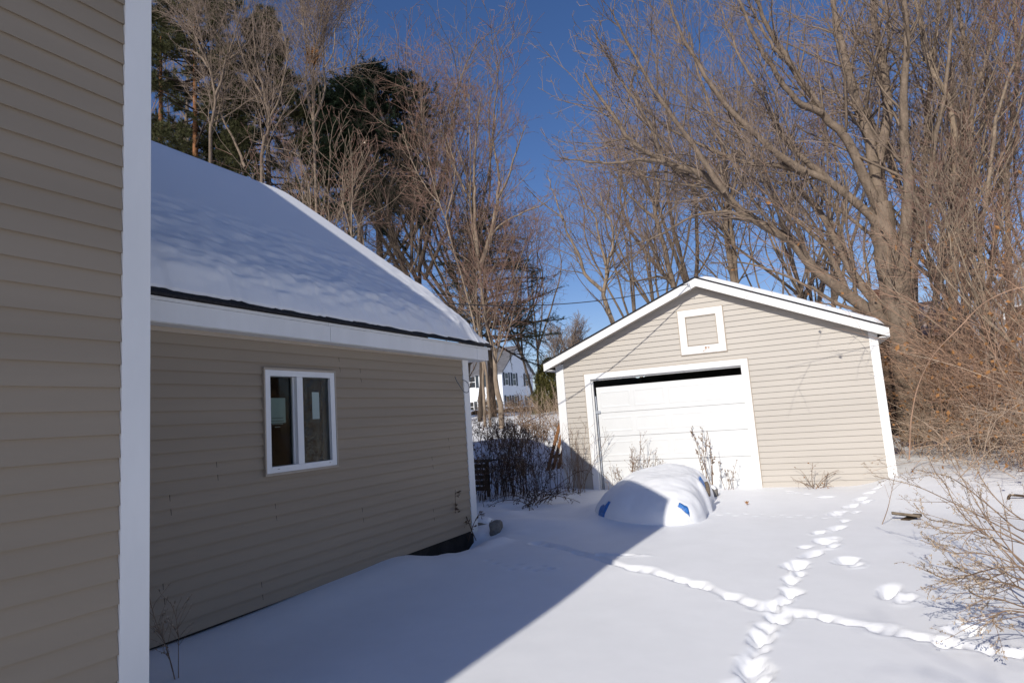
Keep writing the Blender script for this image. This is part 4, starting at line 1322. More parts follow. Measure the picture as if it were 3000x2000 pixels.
# old shed with a rusty roof behind the big maple
sh = thing('old_shed', 'dark old shed with a rusty metal roof behind the big tree', 'shed', (1.7, 21.5, -1.5))
mb = MB()
mb.box((-.6, 21.5, -2.2), (3.4, 25.0, 1.75))
mb.face([(-.6, 21.5, 1.75), (-.6, 25.0, 1.75), (-.6, 23.25, 2.75)]); mb.face([(3.4, 21.5, 1.75), (3.4, 25.0, 1.75), (3.4, 23.25, 2.75)])
mb.build('wall', M['dark_wood'], sh)
mb = MB()
for sg in (-1, 1):
    y0 = 23.25 + sg * 2.1; z0 = 1.55
    mb.hexa([(-.9, y0, z0), (3.7, y0, z0), (3.7, 23.25, 2.75), (-.9, 23.25, 2.75), (-.9, y0, z0 + .05), (3.7, y0, z0 + .05), (3.7, 23.25, 2.80), (-.9, 23.25, 2.80)])
mb.build('roof', M['rusty'], sh)
mb = MB(); mb.box((1.55, 23.6, 2.2), (2.0, 24.05, 3.35)); mb.box((1.5, 23.55, 3.351), (2.05, 24.1, 3.45))
mb.build('chimney', M['brick'], sh)
# dark board fence before the white house
fe = thing('board_fence', 'low dark board fence below the white house', 'fence', tuple(at(1500, 1232, 31.0)))
mb = MB(); mp_ = MB()
a_, b_ = at(1290, 1238, 31.0), at(1655, 1212, 31.0)
n_ = 40
for i in range(n_):
    p0 = a_ + (b_ - a_) * (i / n_); p1 = a_ + (b_ - a_) * ((i + .93) / n_)
    hh = .95 + .05 * math.sin(i * 2.3)
    mb.hexa([p0 + (0, 0, -1.2), p1 + (0, 0, -1.2), p1 + (0, .03, -1.2), p0 + (0, .03, -1.2), p0 + (0, 0, hh - .42), p1 + (0, 0, hh - .42), p1 + (0, .03, hh - .42), p0 + (0, .03, hh - .42)])
mb.build('boards', M['dark_wood'], fe)

# ================================================================== TREES
def tr(off, sc): return lambda *pts: [(off[0] + a / sc, off[1] + b / sc) for a, b in pts]
z5 = tr((440, 0), 3.016); z6 = tr((1000, 150), 1.96); z4 = tr((1380, 500), 3.137); zr4 = tr((2000, 0), 1.568); z3 = tr((1350, 950), 5.226)
def auto_limbs(seed, h, r, stems=1, splay=.25, lead=3, fork=.3):
    rng = RS(seed); out = []
    for s in range(stems):
        a = rng.rand() * 6.28; d = np.array((math.cos(a), math.sin(a), 0)) * (splay if stems > 1 else .06)
        k = fork * (0.8 + .4 * rng.rand())
        p1 = d * h * k + np.array((0, 0, h * k))
        o = d * .15
        out.append(([o + (0, 0, -.3), o * .5 + p1 * .5 + rng.randn(3) * .05, p1], r, r * .72))
        for j in range(lead):
            b = rng.rand() * 6.28
            e = np.array((math.cos(b), math.sin(b), 0)) * h * (.10 + .20 * rng.rand())
            top = p1 + e + np.array((0, 0, h * (1 - k) * (.75 + .28 * rng.rand()))) + d * h * .3
            mid = p1 + (top - p1) * .45 + e * .25 + rng.randn(3) * .15
            out.append(([p1 * .97 + o * .03, mid, p1 + (top - p1) * .75 + rng.randn(3) * .12, top], r * .66, r * .12))
    return out

# the big spreading maple behind the garage
Y0 = 17.0
big = [(pxl([(2700, 1290), (2672, 1130), (2640, 950), (2612, 800), (2592, 700), (2578, 600)], Y0), .43, .25),
       (pxl([(2640, 1010), (2560, 920), (2485, 866), (2383, 784), (2306, 690), (2199, 643), (2124, 563), (2050, 505), (1946, 476), (1889, 442), (1831, 396), (1803, 339), (1751, 275), (1715, 215)], Y0, Y0 - 3.0), .165, .025),
       (pxl([(1946, 476), (1880, 468), (1831, 476), (1760, 478), (1688, 471), (1640, 462)], Y0 - 2.3, Y0 - 2.8), .055, .012),
       (pxl([(2645, 1020), (2570, 900), (2500, 800), (2446, 695), (2400, 620), (2357, 574), (2319, 523), (2290, 430)], Y0, Y0 + 1.5), .14, .03),
       (pxl([(2600, 730), (2555, 640), (2434, 535), (2357, 504), (2274, 485), (2180, 480), (2090, 440), (2000, 400), (1900, 330), (1840, 250)], Y0, Y0 - 1.2), .12, .02),
       (pxl([(2582, 640), (2497, 434), (2408, 332), (2319, 191), (2242, 64), (2205, -50)], Y0, Y0 - 1.5), .135, .035),
       (pxl([(2578, 610), (2555, 446), (2510, 306), (2485, 191), (2450, 60), (2430, -70)], Y0, Y0 + .8), .16, .05),
       (pxl([(2580, 620), (2575, 500), (2598, 350), (2590, 200), (2560, 50), (2560, -80)], Y0, Y0 + 1.5), .18, .06),
       (pxl([(2408, 332), (2330, 290), (2250, 180), (2190, 60), (2140, -60)], Y0 - .7, Y0 - 2.2), .09, .03),
       (pxl([(2357, 504), (2240, 420), (2120, 300), (2040, 180), (1980, 60), (1950, -40)], Y0 - .5, Y0 - 2.4), .10, .02),
       (pxl([(2434, 535), (2310, 420), (2230, 280), (2160, 150), (2110, 20)], Y0 - .3, Y0 + 2), .09, .02),
       (pxl([(2199, 643), (2120, 620), (2020, 640), (1930, 690), (1850, 720)], Y0 - 1.3, Y0 - 2.0), .05, .012),
       (pxl([(2124, 563), (2040, 440), (1960, 330), (1890, 220), (1830, 110), (1790, 30)], Y0 - 1.8, Y0 - 3.6), .085, .015),
       (pxl([(1946, 476), (1900, 360), (1830, 250), (1770, 150), (1735, 70)], Y0 - 2.3, Y0 - 3.8), .06, .012),
       (pxl([(2560, 920), (2480, 900), (2390, 850), (2280, 800), (2180, 770), (2080, 770)], Y0 - .2, Y0 - 1), .06, .012),
       (pxl([(2640, 940), (2652, 700), (2660, 520), (2648, 330), (2655, 130), (2640, -60)], Y0, Y0 - .8), .17, .05),
       (pxl([(2630, 900), (2680, 760), (2710, 600), (2740, 420), (2770, 250), (2790, 60)], Y0, Y0 + 1), .12, .03),
       (pxl([(2485, 866), (2430, 740), (2350, 660), (2260, 560), (2180, 400), (2110, 260)], Y0 - .3, Y0 + 1.2), .08, .015),
       (pxl([(2319, 191), (2260, 130), (2200, 20), (2170, -60)], Y0 - 1.1, Y0 - 1.6), .05, .02)]
bare_tree('maple_tree', 'huge bare maple with a thick trunk and long limbs spreading left over the garage roof', big, 'bark', 'twig', 101, dens=.66, twig=.0062, levels=4, up=.22)

# trees in the gap and behind the garage
yt = [(pxl(z4((1330, 1480), (1310, 1400), (1250, 1250), (1215, 1130), (1240, 1000), (1245, 880), (1290, 740), (1310, 600), (1290, 480), (1220, 350), (1190, 200)), 21), .105, .02),
      (pxl(z4((1215, 1110), (1100, 1010), (1030, 900), (1000, 790), (930, 660), (870, 540), (850, 450), (750, 370), (620, 270), (500, 150)), 21, 20), .075, .015),
      (pxl(z4((850, 450), (790, 300), (740, 150), (690, 20)), 20.3, 20.8), .035, .012),
      (pxl(z4((1240, 870), (1210, 740), (1170, 600), (1140, 420), (1050, 290), (1000, 150), (930, 30)), 21, 22), .06, .015)]
b_y = list(at(1810, 1240, 21)); b_y[2] = -1.0
yt[0] = ([np.array(b_y)] + yt[0][0], .11, .02)
bare_tree('forked_tree', 'slender bare tree forking in a Y left of the garage roof peak', yt, 'bark_pale', 'twig', 102, dens=.62, twig=.0055, levels=3)
b1 = [(pxl(z4((1900, 1200), (1860, 1060), (1820, 900), (1770, 680), (1700, 430), (1690, 330), (1660, 240), (1600, 120), (1550, 0), (1500, -180), (1480, -380)), 22), .12, .025),
      (pxl(z4((1690, 440), (1560, 330), (1450, 220), (1370, 110), (1280, 0), (1200, -200)), 22, 21), .06, .015),
      (pxl(z4((1830, 1030), (1740, 900), (1660, 700), (1600, 620), (1500, 560), (1420, 500)), 22, 21.5), .06, .012),
      (pxl(z4((1845, 1010), (1780, 985), (1700, 975), (1600, 1000), (1450, 1020), (1370, 960), (1230, 905), (1100, 860)), 22, 20.5), .055, .012),
      (pxl(z4((1690, 330), (1720, 150), (1700, 0), (1720, -150), (1700, -300)), 22, 23), .06, .02)]
b_y = at(2010, 1250, 22); b_y[2] = -1.2
b1[0] = ([b_y] + b1[0][0], .13, .025)
bare_tree('bare_tree', 'bare tree with a leaning brown trunk just left of the garage roof peak', b1, 'bark', 'twig', 103, dens=.62, twig=.0055, levels=3)
b2 = [(pxl(zr4((255, 1500), (235, 1280), (205, 1120), (195, 980), (205, 900), (185, 700), (130, 500), (70, 330), (30, 150)), 24), .14, .03),
      (pxl(zr4((262, 1500), (245, 1270), (230, 1100), (215, 950), (250, 800), (260, 600), (250, 400)), 24, 24.5), .12, .03),
      (pxl(zr4((195, 980), (120, 850), (60, 700), (20, 520)), 24, 23), .06, .015)]
b_y = at(2190, 1240, 24); b_y[2] = -1.3
b2[0] = ([b_y] + b2[0][0], .15, .03)
bare_tree('twin_trunk_tree', 'bare tree with two close trunks rising behind the garage roof peak', b2, 'bark', 'twig', 104, dens=.62, twig=.0055, levels=3)

m1 = [(pxl([(1470, 1255), (1465, 1170), (1453, 1132), (1449, 1065), (1447, 1026), (1432, 975), (1421, 930)] + z6((800, 1350), (790, 1230), (760, 1050), (740, 850), (745, 650), (740, 450), (735, 250)), 17.5), .095, .015),
      (pxl(z6((795, 1240), (850, 1080), (890, 880), (905, 700), (870, 500), (900, 330)), 17.5, 18), .085, .015),
      (pxl(z6((785, 1180), (768, 1000), (765, 800), (765, 650), (780, 450), (800, 280)), 17.5, 17), .075, .015),
      (pxl(z6((745, 850), (690, 760), (620, 600), (570, 430)), 17.5, 17), .05, .012),
      (pxl(z6((742, 800), (700, 650), (650, 500), (620, 330)), 17.5, 18.5), .045, .012),
      (pxl(z6((895, 850), (960, 720), (1010, 560), (1060, 420)), 17.7, 17.2), .05, .012),
      (pxl(z6((860, 1060), (940, 980), (1060, 920), (1160, 880), (1220, 830)), 17.6, 17), .04, .010)]
bare_tree('maple_tree', 'pale stemmed bare maple with reddish crown at the far end of the snowy roof', m1, 'bark_pale', 'twig_red', 105, dens=.68, twig=.0055, levels=4, up=.2, spread=40, first=.2)
m2 = [(pxl([(1437, 1250), (1427, 1122), (1421, 1065), (1400, 1000)] + z6((760, 1540), (700, 1320), (640, 1130), (600, 960), (560, 870), (500, 640), (470, 430), (460, 300)), 16.5), .045, .012),
      (pxl(z6((560, 870), (500, 800), (440, 700), (380, 560), (350, 430)), 16.5, 16), .022, .012),
      (pxl(z6((600, 960), (640, 800), (650, 650), (600, 480)), 16.5, 17), .035, .012)]
bare_tree('maple_tree', 'thin pale bare sapling leaning left beside the reddish crowned maple', m2, 'bark_pale', 'twig_red', 106, dens=.65, twig=.0055, levels=4, up=.2, spread=40, first=.25)
sp_ = [(pxl([(1421, 1250), (1417, 1130), (1415, 1065), (1405, 990), (1395, 900), (1400, 760), (1420, 640)], 18), .055, .015)]
bare_tree('bare_tree', 'straight tan sapling trunk close behind the end of the low wing', sp_, 'bark_pale', 'twig', 107, dens=.6, twig=.005, first=.4)
sp_ = [(pxl([(1406, 1255), (1409, 1150), (1411, 1065), (1408, 980)] + z6((770, 1400), (765, 1150), (750, 900), (760, 700)), 20), .10, .03),
       (pxl(z6((690, 1470), (745, 1350), (770, 1180), (800, 1000)), 20, 20.5), .10, .03),
       (pxl(z6((600, 1580), (690, 1470)), 20, 20), .12, .10)]
bare_tree('bare_tree', 'dark trunked tree with a leaning limb behind the pale maple', sp_, 'bark_dark', 'twig_dark', 108, dens=.8, twig=.0055, first=.35)
d1 = [(pxl(z6((440, 1420), (425, 1290), (290, 1080), (270, 830), (330, 650), (340, 480)), 19), .12, .02),
      (pxl(z6((440, 1270), (500, 1050), (540, 900), (610, 700), (600, 500), (560, 330)), 19, 18), .09, .015),
      (pxl(z6((480, 1310), (560, 1130), (620, 1000), (650, 820), (720, 640)), 19, 18.5), .085, .015),
      (pxl(z6((405, 1250), (410, 950), (440, 600), (470, 400), (450, 200)), 19, 20), .07, .015)]
b_y = at(1225, 1200, 19); b_y[2] = .2
d1[0] = ([b_y] + d1[0][0], .125, .02)
bare_tree('bare_tree', 'dark many stemmed tree rising behind the middle of the snowy roof slope', d1, 'bark_dark', 'twig_dark', 109, dens=.62, twig=.0058, levels=4)

# left group over the snowy roof
def down(l, y, z): 
    b = at(l[0][0], 900, y); b = np.array((l[1][0], l[1][1], z)); return b
l1 = [(pxl(z5((530, 1420), (560, 1050), (575, 850), (520, 600), (480, 450), (430, 250), (395, 100), (370, -30)), 13.5), .07, .012),
      (pxl(z5((575, 850), (640, 700), (660, 550), (720, 400), (780, 200), (830, 0)), 13.5, 14), .055, .012),
      (pxl(z5((520, 600), (420, 480), (330, 440), (250, 430)), 13.5, 13), .05, .012),
      (pxl(z5((500, 540), (440, 420), (390, 300), (300, 200)), 13.5, 13), .05, .012),
      (pxl(z5((660, 550), (760, 480), (860, 380), (930, 220)), 13.8, 14.5), .05, .012)]
p = l1[0][0][0]; l1[0] = ([np.array((p[0] + .2, p[1], .6))] + l1[0][0], .075, .012)
bare_tree('bare_tree', 'forked bare tree above the ridge of the snowy roof beside the near house post', l1, 'bark', 'twig', 110, dens=.5, twig=.0055, levels=4, up=.3)
l3 = [(pxl(z5((985, 1450), (1040, 1200), (1050, 1050), (1020, 900), (900, 700), (850, 580), (780, 350), (760, 150), (740, 0)), 14.5), .085, .012),
      (pxl(z5((1050, 1050), (1120, 930), (1180, 700), (1210, 480), (1180, 300), (1150, 150)), 14.5, 15), .05, .012),
      (pxl(z5((1020, 900), (1000, 780), (940, 560), (920, 350), (905, 100)), 14.5, 14), .055, .015),
      (pxl(z5((840, 1480), (760, 1280), (640, 1050), (600, 850), (640, 650)), 15, 15.5), .06, .012)]
p = l3[0][0][0]; l3[0] = ([np.array((p[0], p[1], .6))] + l3[0][0], .075, .012)
bare_tree('bare_tree', 'crooked bare tree in the middle of the group above the snowy roof', l3, 'bark', 'twig', 111, dens=.5, twig=.0055, levels=4, up=.3)
l5 = [(pxl(z5((1440, 900), (1440, 680), (1450, 500), (1490, 350), (1510, 150), (1530, -60)), 17), .06, .012),
      (pxl(z5((1441, 1080), (1495, 960), (1545, 800), (1540, 650), (1530, 400), (1560, 200), (1600, -30)), 17, 17.5), .06, .015),
      (pxl(z5((1441, 1060), (1412, 950), (1388, 800), (1380, 650), (1380, 400), (1350, 150), (1330, -40)), 17, 16.5), .06, .015),
      (pxl(z5((1470, 450), (1420, 300), (1300, 180), (1200, 30)), 17, 16.5), .035, .012),
      (pxl(z5((1540, 600), (1620, 450), (1640, 250), (1700, 80)), 17, 17.5), .035, .012)]
p = l5[0][0][0]; l5[0] = ([np.array((p[0], p[1], .8)), np.array((p[0], p[1], 3.5))] + l5[0][0], .075, .012)
bare_tree('bare_tree', 'tall thin pale stems against the sky with a leaf nest, left of the dark evergreen', l5, 'bark_pale', 'twig', 112, dens=.75, twig=.005, levels=3, up=.55, spread=30)
rng = RS(9)
c_ = at(918, 165, 16.8)
pos = c_ + rng.randn(420, 3) * np.array((.10, .10, .15))
V, T = leaves(rng, pos, rng.randn(420, 3), .12, .035)
tag(link('leaf_nest', np_mesh('leaf_nest', V, None, T, smooth=False), M['leaf']), 'brown leafy squirrel nest high in the thin pale stems', 'nest')

# generic bare trees filling the wood behind
generic = []
for sd_, h_, r_, st, tm_, bm_ in ((201, 11.5, .12, 1, 'twig', 'bark'), (202, 10.5, .075, 3, 'twig_red', 'bark'), (203, 12.5, .11, 2, 'twig', 'bark'), (204, 8.5, .05, 4, 'twig_red', 'bark_pale')):
    t_, c_ = grow_tree(sd_, auto_limbs(sd_, h_, r_, st, .22 if st < 4 else .3, 4, .28), dens=.46 if sd_ != 204 else .36, twig=.0062, levels=4, up=.16, spread=46)
    generic.append((t_, c_, bm_, tm_))
gplaces = [  # photo x of the trunk, photo y of the crown top, depth, ground height, kind, turn, label
    (440, 40, 26, .4, 0, 0.3, 'tall grey bare tree at the very left of the wood beside the white post'),
    (880, 180, 25, .8, 1, 2.0, 'many stemmed bare tree behind the crooked tree above the roof'),
    (1030, 60, 27, 1.0, 2, 0.9, 'bare tree behind the dark evergreen crown'),
    (1250, 120, 24, .9, 0, 2.7, 'tall bare tree standing right of the dark evergreen crown against the sky'),
    (1345, 190, 26, .9, 1, 4.0, 'many stemmed reddish bare tree behind the pale maple'),
    (985, 400, 15, .3, 3, 5.0, 'reddish sapling clump close behind the snowy roof slope'),
    (1560, 560, 30, .6, 1, 2.4, 'bare tree behind the white house fence in the gap'),
    (1880, 330, 29, -.4, 1, 5.3, 'thin many stemmed bare tree far behind the left garage roof slope'),
    (2060, 180, 32, -.4, 0, 3.6, 'bare tree far behind the garage roof peak'),
    (2330, 350, 27, -.9, 3, 4.4, 'thin stems behind the right slope of the garage roof'),
    (2460, 60, 31, -.8, 1, 1.5, 'bare tree far behind the big maple limbs'),
    (2890, -150, 24, -1.0, 2, 2.2, 'tall bare tree near the right edge behind the thicket'),
    (2735, 20, 27, -1.0, 0, 5.7, 'bare tree directly behind the big maple trunk'),
    (3000, 120, 22, -1.0, 1, 3.3, 'pale many stemmed tree at the right edge behind the thicket'),
    (2860, 420, 15.5, -1.0, 3, 1.0, 'slim reddish saplings in the middle of the right thicket'),
    (2985, 380, 13.0, -.9, 3, 2.9, 'slim reddish saplings at the right edge of the thicket'),
    ]
gh = [12.0, 11.0, 13.0, 9.0]
seen = {}
for px, ty, y, z, k, rz, lab in gplaces:
    q = at(px, 1000, y)
    loc = (q[0], q[1], z - .1)
    sc = (at(px, ty, y)[2] - z) / gh[k]
    if k not in seen:
        t_, c_, bm_, tm_ = generic[k]
        r = thing('bare_tree', lab, 'tree', loc, rz=rz, sc=sc)
        link('trunk', t_, M[bm_], r, world=False)
        link('branches', c_, M[tm_], r, world=False)
        seen[k] = r
    else:
        copy_thing(seen[k], loc, rz, sc, label=lab)
# small far tree in the open sky of the gap
q = at(1668, 1120, 62)
t_, c_ = grow_tree(301, auto_limbs(301, 8.3, .14, 3, .22, 4, .15), dens=.8, twig=.012, levels=3, up=.4, spread=32)
r = thing('bare_tree', 'small far bare tree in the open sky left of the garage eave', 'tree', (q[0], q[1], 1.0))
link('trunk', t_, M['bark'], r, world=False); link('branches', c_, M['twig'], r, world=False)

def toph(px, py, y, z): return at(px, py, y)[2] - z
def conifer(name, label, loc, seed, h, r0, crown0, blen, nb, needle, bark, pine=False, dens=1.0, droop=-.15, shape=None, nl=.10, nw=.007, lean=(0, 0), side=None, nper=60):
    rng = RS(seed)
    tp = np.array([(0, 0, -.3), (lean[0] * .4, lean[1] * .4, h * .4), (lean[0] * .8, lean[1] * .8, h * .8), (lean[0], lean[1], h)])
    P = catmull(tp, 20)[None]; Rr = (r0 * np.linspace(1, .06, 20))[None]
    tracc = Acc(); tracc.add(*tubes(P, Rr, 9))
    t = crown0 + (1 - crown0) * rng.rand(nb) ** .9
    x = t * 18.999; i = x.astype(int); f = (x - i)[:, None]
    pos = P[0, i] * (1 - f) + P[0, i + 1] * f
    a = rng.rand(nb) * 2 * PI if side is None else side[0] + side[1] * rng.randn(nb)
    u = (t - crown0) / (1 - crown0)
    prof = (1 - u) ** .75 * (.75 + .25 * np.sin(u * 9)) if shape is None else shape(u)
    L = np.maximum(.35, blen * prof * (.65 + .55 * rng.rand(nb)))
    D = np.stack([np.cos(a), np.sin(a), droop + .55 * u + .12 * rng.randn(nb)], 1)
    B = polyline(rng, pos, D, L, 10, .06, .035 if pine else -.02)
    Rb = np.maximum(.012 + .012 * L, .01)[:, None] * np.linspace(1, .25, 10)[None]
    br = Acc(); br.add(*tubes(B, Rb, 4))
    P1, R1, L1 = sprout(rng, B, Rb, L, np.maximum(3, (L * 6 * dens)).astype(int), .25 if not pine else .45, 48, .34, .5, .004, .02 if not pine else .2, .08, .0, 6, lmin=.2, lmax=1.1, flat=.35)
    br.add(*tubes(P1, R1, 3))
    al = [(P1, L1), (B[:, 4:], L * .6)]
    VV, TT, n0 = [], [], 0
    for P_, L_ in al:
        mm = P_.shape[1]
        if pine:                 # tufts at the outer ends
            cnt = np.maximum(2, (L_ * 7)).astype(int); idx = np.repeat(np.arange(len(P_)), cnt)
            n = len(idx); xx = (.35 + .65 * rng.rand(n)) * (mm - 1.001); ii = xx.astype(int); ff = (xx - ii)[:, None]
            c = P_[idx, ii] * (1 - ff) + P_[idx, ii + 1] * ff
            tan = nrm(P_[idx, ii + 1] - P_[idx, ii])
            k = int(17 * dens)
            pos = np.repeat(c, k, 0); d = np.repeat(tan, k, 0) * .7 + rng.randn(n * k, 3) * .75
            d[:, 2] += .25
        else:
            cnt = np.maximum(6, (L_ * nper * dens)).astype(int); idx = np.repeat(np.arange(len(P_)), cnt)
            n = len(idx); xx = (.1 + .9 * rng.rand(n)) * (mm - 1.001); ii = xx.astype(int); ff = (xx - ii)[:, None]
            pos = P_[idx, ii] * (1 - ff) + P_[idx, ii + 1] * ff + rng.randn(n, 3) * .02
            tan = nrm(P_[idx, ii + 1] - P_[idx, ii])
            d = tan * .7 + rng.randn(n, 3) * .6
            d[:, 2] -= .1
        V, T = blades(rng, pos, d, nl * (.7 + .6 * rng.rand(len(pos))), nw)
        VV.append(V); TT.append(T + n0); n0 += len(V)
    r = thing(name, label, 'tree', loc)
    link('trunk', tracc.mesh('trunk'), M[bark], r, world=False)
    link('branches', br.mesh('branches'), M['twig_dark'], r, world=False)
    link('crown', np_mesh('crown', np.vstack(VV), None, np.vstack(TT), smooth=False), M[needle], r, world=False)
    return r
dome = lambda u: np.clip(1.05 - (np.abs(u - .35) / .68) ** 2.2, .12, 1)
q = at(1120, 900, 21)
evergreen = conifer('dark_evergreen', 'dense dark green evergreen with a rounded top behind the snowy roof', (q[0], q[1], .8), 401, toph(1110, 205, 21, .8), .22, .45, 2.7, 230, 'needle_dark', 'bark_dark', dens=1.1, shape=dome, nl=.15, nw=.013, nper=85)
q = at(1035, 900, 21.5)
conifer('dark_evergreen', 'second dark evergreen crown left of the rounded dense one', (q[0], q[1], .8), 402, toph(1035, 215, 21.5, .8), .2, .5, 2.0, 130, 'needle_dark', 'bark_dark', dens=1.0, shape=dome, nl=.15, nw=.013, nper=70)
q = at(575, 900, 16)
conifer('pine_tree', 'pine with an orange brown trunk and olive tufts at far left of the wood', (q[0], q[1], .4), 403, toph(560, -30, 15.5, .4), .20, .36, 3.5, 170, 'needle_pine', 'bark_pine', pine=True, dens=1.2, shape=lambda u: np.clip(1.0 - .55 * u, .25, 1), nl=.19, nw=.009)
q = at(795, 900, 19)
conifer('pine_tree', 'olive green pine with a pointed top in the middle of the wood', (q[0], q[1], .6), 404, toph(795, 35, 19, .6), .2, .42, 3.4, 210, 'needle_pine', 'bark', pine=True, dens=1.2, nl=.22, nw=.011)
q = at(470, 900, 15)
conifer('pine_tree', 'dark olive pine half hidden by the white corner post', (q[0], q[1], .4), 405, toph(470, 60, 15, .4), .2, .35, 2.6, 70, 'needle_pine', 'bark_pine', pine=True, dens=1.1, nl=.19, nw=.009)
q = at(1432, 1000, 23)
conifer('hemlock_tree', 'dark hemlock with thin drooping branches in the gap before the white house', (q[0], q[1], .5), 406, toph(1425, 620, 23, .5), .15, .26, 3.8, 160, 'needle_dark', 'bark_dark', dens=.95, droop=-.10, shape=lambda u: np.clip(1 - u * .85, .15, 1), nl=.12, nw=.010, nper=32)

# olive arborvitae by the left garage eave
rng = RS(12)
q = at(1622, 1200, 25.0); b_ = (q[0], q[1], .0)
n = 9000
u = rng.rand(n); a = rng.rand(n) * 2 * PI
rr = .85 * np.sqrt(1 - u ** 2.2) * (.6 + .42 * rng.rand(n)) * (1 + .25 * vnoise(a * 2, u * 6, 4))
pos = np.stack([np.cos(a) * rr, np.sin(a) * rr, u * 2.5], 1)
d = np.stack([np.cos(a) * .5, np.sin(a) * .5, np.full(n, .9)], 1) + rng.randn(n, 3) * .35
V, T = blades(rng, pos, d, .20, .022)
ar = thing('arborvitae', 'olive green bushy arborvitae at the left edge of the garage', 'bush', b_)
link('foliage', np_mesh('foliage', V, None, T, smooth=False), M['arbor'], ar, world=False)
V, Q = tubes(catmull([(0, 0, -.6), (0.02, 0, 1.2), (0, 0, 2.4)], 8)[None], np.linspace(.07, .02, 8)[None], 7)
link('trunk', np_mesh('trunk', V, Q), M['bark_dark'], ar, world=False)
# dry grasses before it
q = at(1625, 1285, 17.5)
weed('tall_grass', 'tan tangle of tall dry grass before the olive arborvitae', 'grass', (q[0], q[1], base_h(q[0], q[1])), 'cane_tan', 'weed', seed=71, n=60, h=1.5, spread=.45, lean=.35, rad=.006, side=5, side_len=.3, seeds=200, seed_len=.06, seed_w=.008, droop=.05)

# brush strip up the slope in the gap
lab2 = 'reddish brown dry brush on the snowy slope before the far fence'
first = None
for i, (px, y) in enumerate(((1400, 14.5), (1445, 13.8), (1490, 14.2), (1530, 13.6), (1570, 14.4), (1600, 13.8), (1420, 22), (1480, 23), (1540, 21), (1590, 22), (1510, 26), (1560, 27))):
    q = at(px, 1200, y); loc = (q[0], q[1], float(base_h(q[0], q[1])))
    if first is None:
        a, b = stalks(81, 34, .95, .45, .28, .007, 7, .35, 330, .06, .012, None, droop=.05, headonly=.2)
        first = thing('slope_brush', lab2, 'shrub', loc, 'brush on the slope behind')
        link('stems', a, M['weed'], first, world=False)
        tag(link('dry_leaves', b, M['weed'], first, world=False), kind='stuff')
    else:
        copy_thing(first, loc, i * 1.7, .8 + .1 * (i % 4), label=lab2)

# trees to the right of the big maple
r2 = [(pxl([(2795, 1230), (2791, 893), (2798, 700), (2803, 574), (2784, 306), (2720, 191), (2689, 32), (2670, -90)], 18), .13, .03),
      (pxl([(2803, 574), (2840, 450), (2855, 280), (2905, 120), (2920, -60)], 18, 18.5), .07, .02),
      (pxl([(2797, 720), (2750, 600), (2735, 430), (2700, 330)], 18, 17.5), .045, .012)]
bare_tree('bare_tree', 'pale bare trunk bending left near its top, right of the big maple', r2, 'bark_pale', 'twig', 120, dens=.6, twig=.0052, levels=4, up=.25)
r3 = [(pxl([(2835, 1200), (2825, 900), (2822, 600), (2826, 383), (2842, 190), (2803, 0), (2790, -120)], 20), .10, .03),
      (pxl([(2826, 383), (2880, 230), (2900, 80), (2950, -60)], 20, 20.5), .05, .015)]
bare_tree('bare_tree', 'straight slim bare trunk just right of the bending pale trunk', r3, 'bark', 'twig', 121, dens=.6, twig=.0052, levels=4, up=.25)
r5 = [(pxl([(2965, 1200), (2962, 900), (2950, 520), (2978, 220), (2968, -40)], 19), .09, .03),
      (pxl([(2953, 560), (2910, 400), (2890, 230), (2905, 60)], 19, 18.5), .05, .015)]
bare_tree('bare_tree', 'slim bare trunk at the right edge among the vines', r5, 'bark', 'twig_red', 122, dens=.6, twig=.0052, levels=4, up=.25)
r6 = [(pxl([(2700, 1230), (2680, 830), (2684, 640), (2702, 540), (2712, 430), (2716, 300), (2742, 120), (2750, -60)], 19.5), .11, .03),
      (pxl([(2690, 600), (2655, 420), (2640, 250), (2600, 90)], 19.5, 20), .06, .015)]
bare_tree('bare_tree', 'upright grey bare trunk close beside the big maple on its right', r6, 'bark', 'twig', 123, dens=.5, twig=.0058, levels=4, up=.25)
r7 = [(pxl([(2895, 1200), (2882, 900), (2872, 700), (2900, 500), (2925, 330), (2985, 150), (3010, 0)], 17), .075, .02)]
bare_tree('bare_tree', 'slim bare trunk curving right between the vines near the right edge', r7, 'bark_pale', 'twig_red', 124, dens=.55, twig=.0055, levels=4, up=.25)
# evergreens beyond the right edge: the side window mirrors them
for i, (x, y, sc, lab) in enumerate(((8.6, 15.6, .95, 'dark evergreen beyond the right edge, nearest to the thicket'), (12.5, 20.5, 1.1, 'tall dark evergreen far beyond the right edge'), (10.5, 10.0, 1.0, 'dark evergreen beyond the right edge, level with the garage front'), (10.0, 4.5, .9, 'dark evergreen to the right of the viewpoint'))):
    copy_thing(evergreen, (x, y, -1.6), 1.3 * i, sc, label=lab)

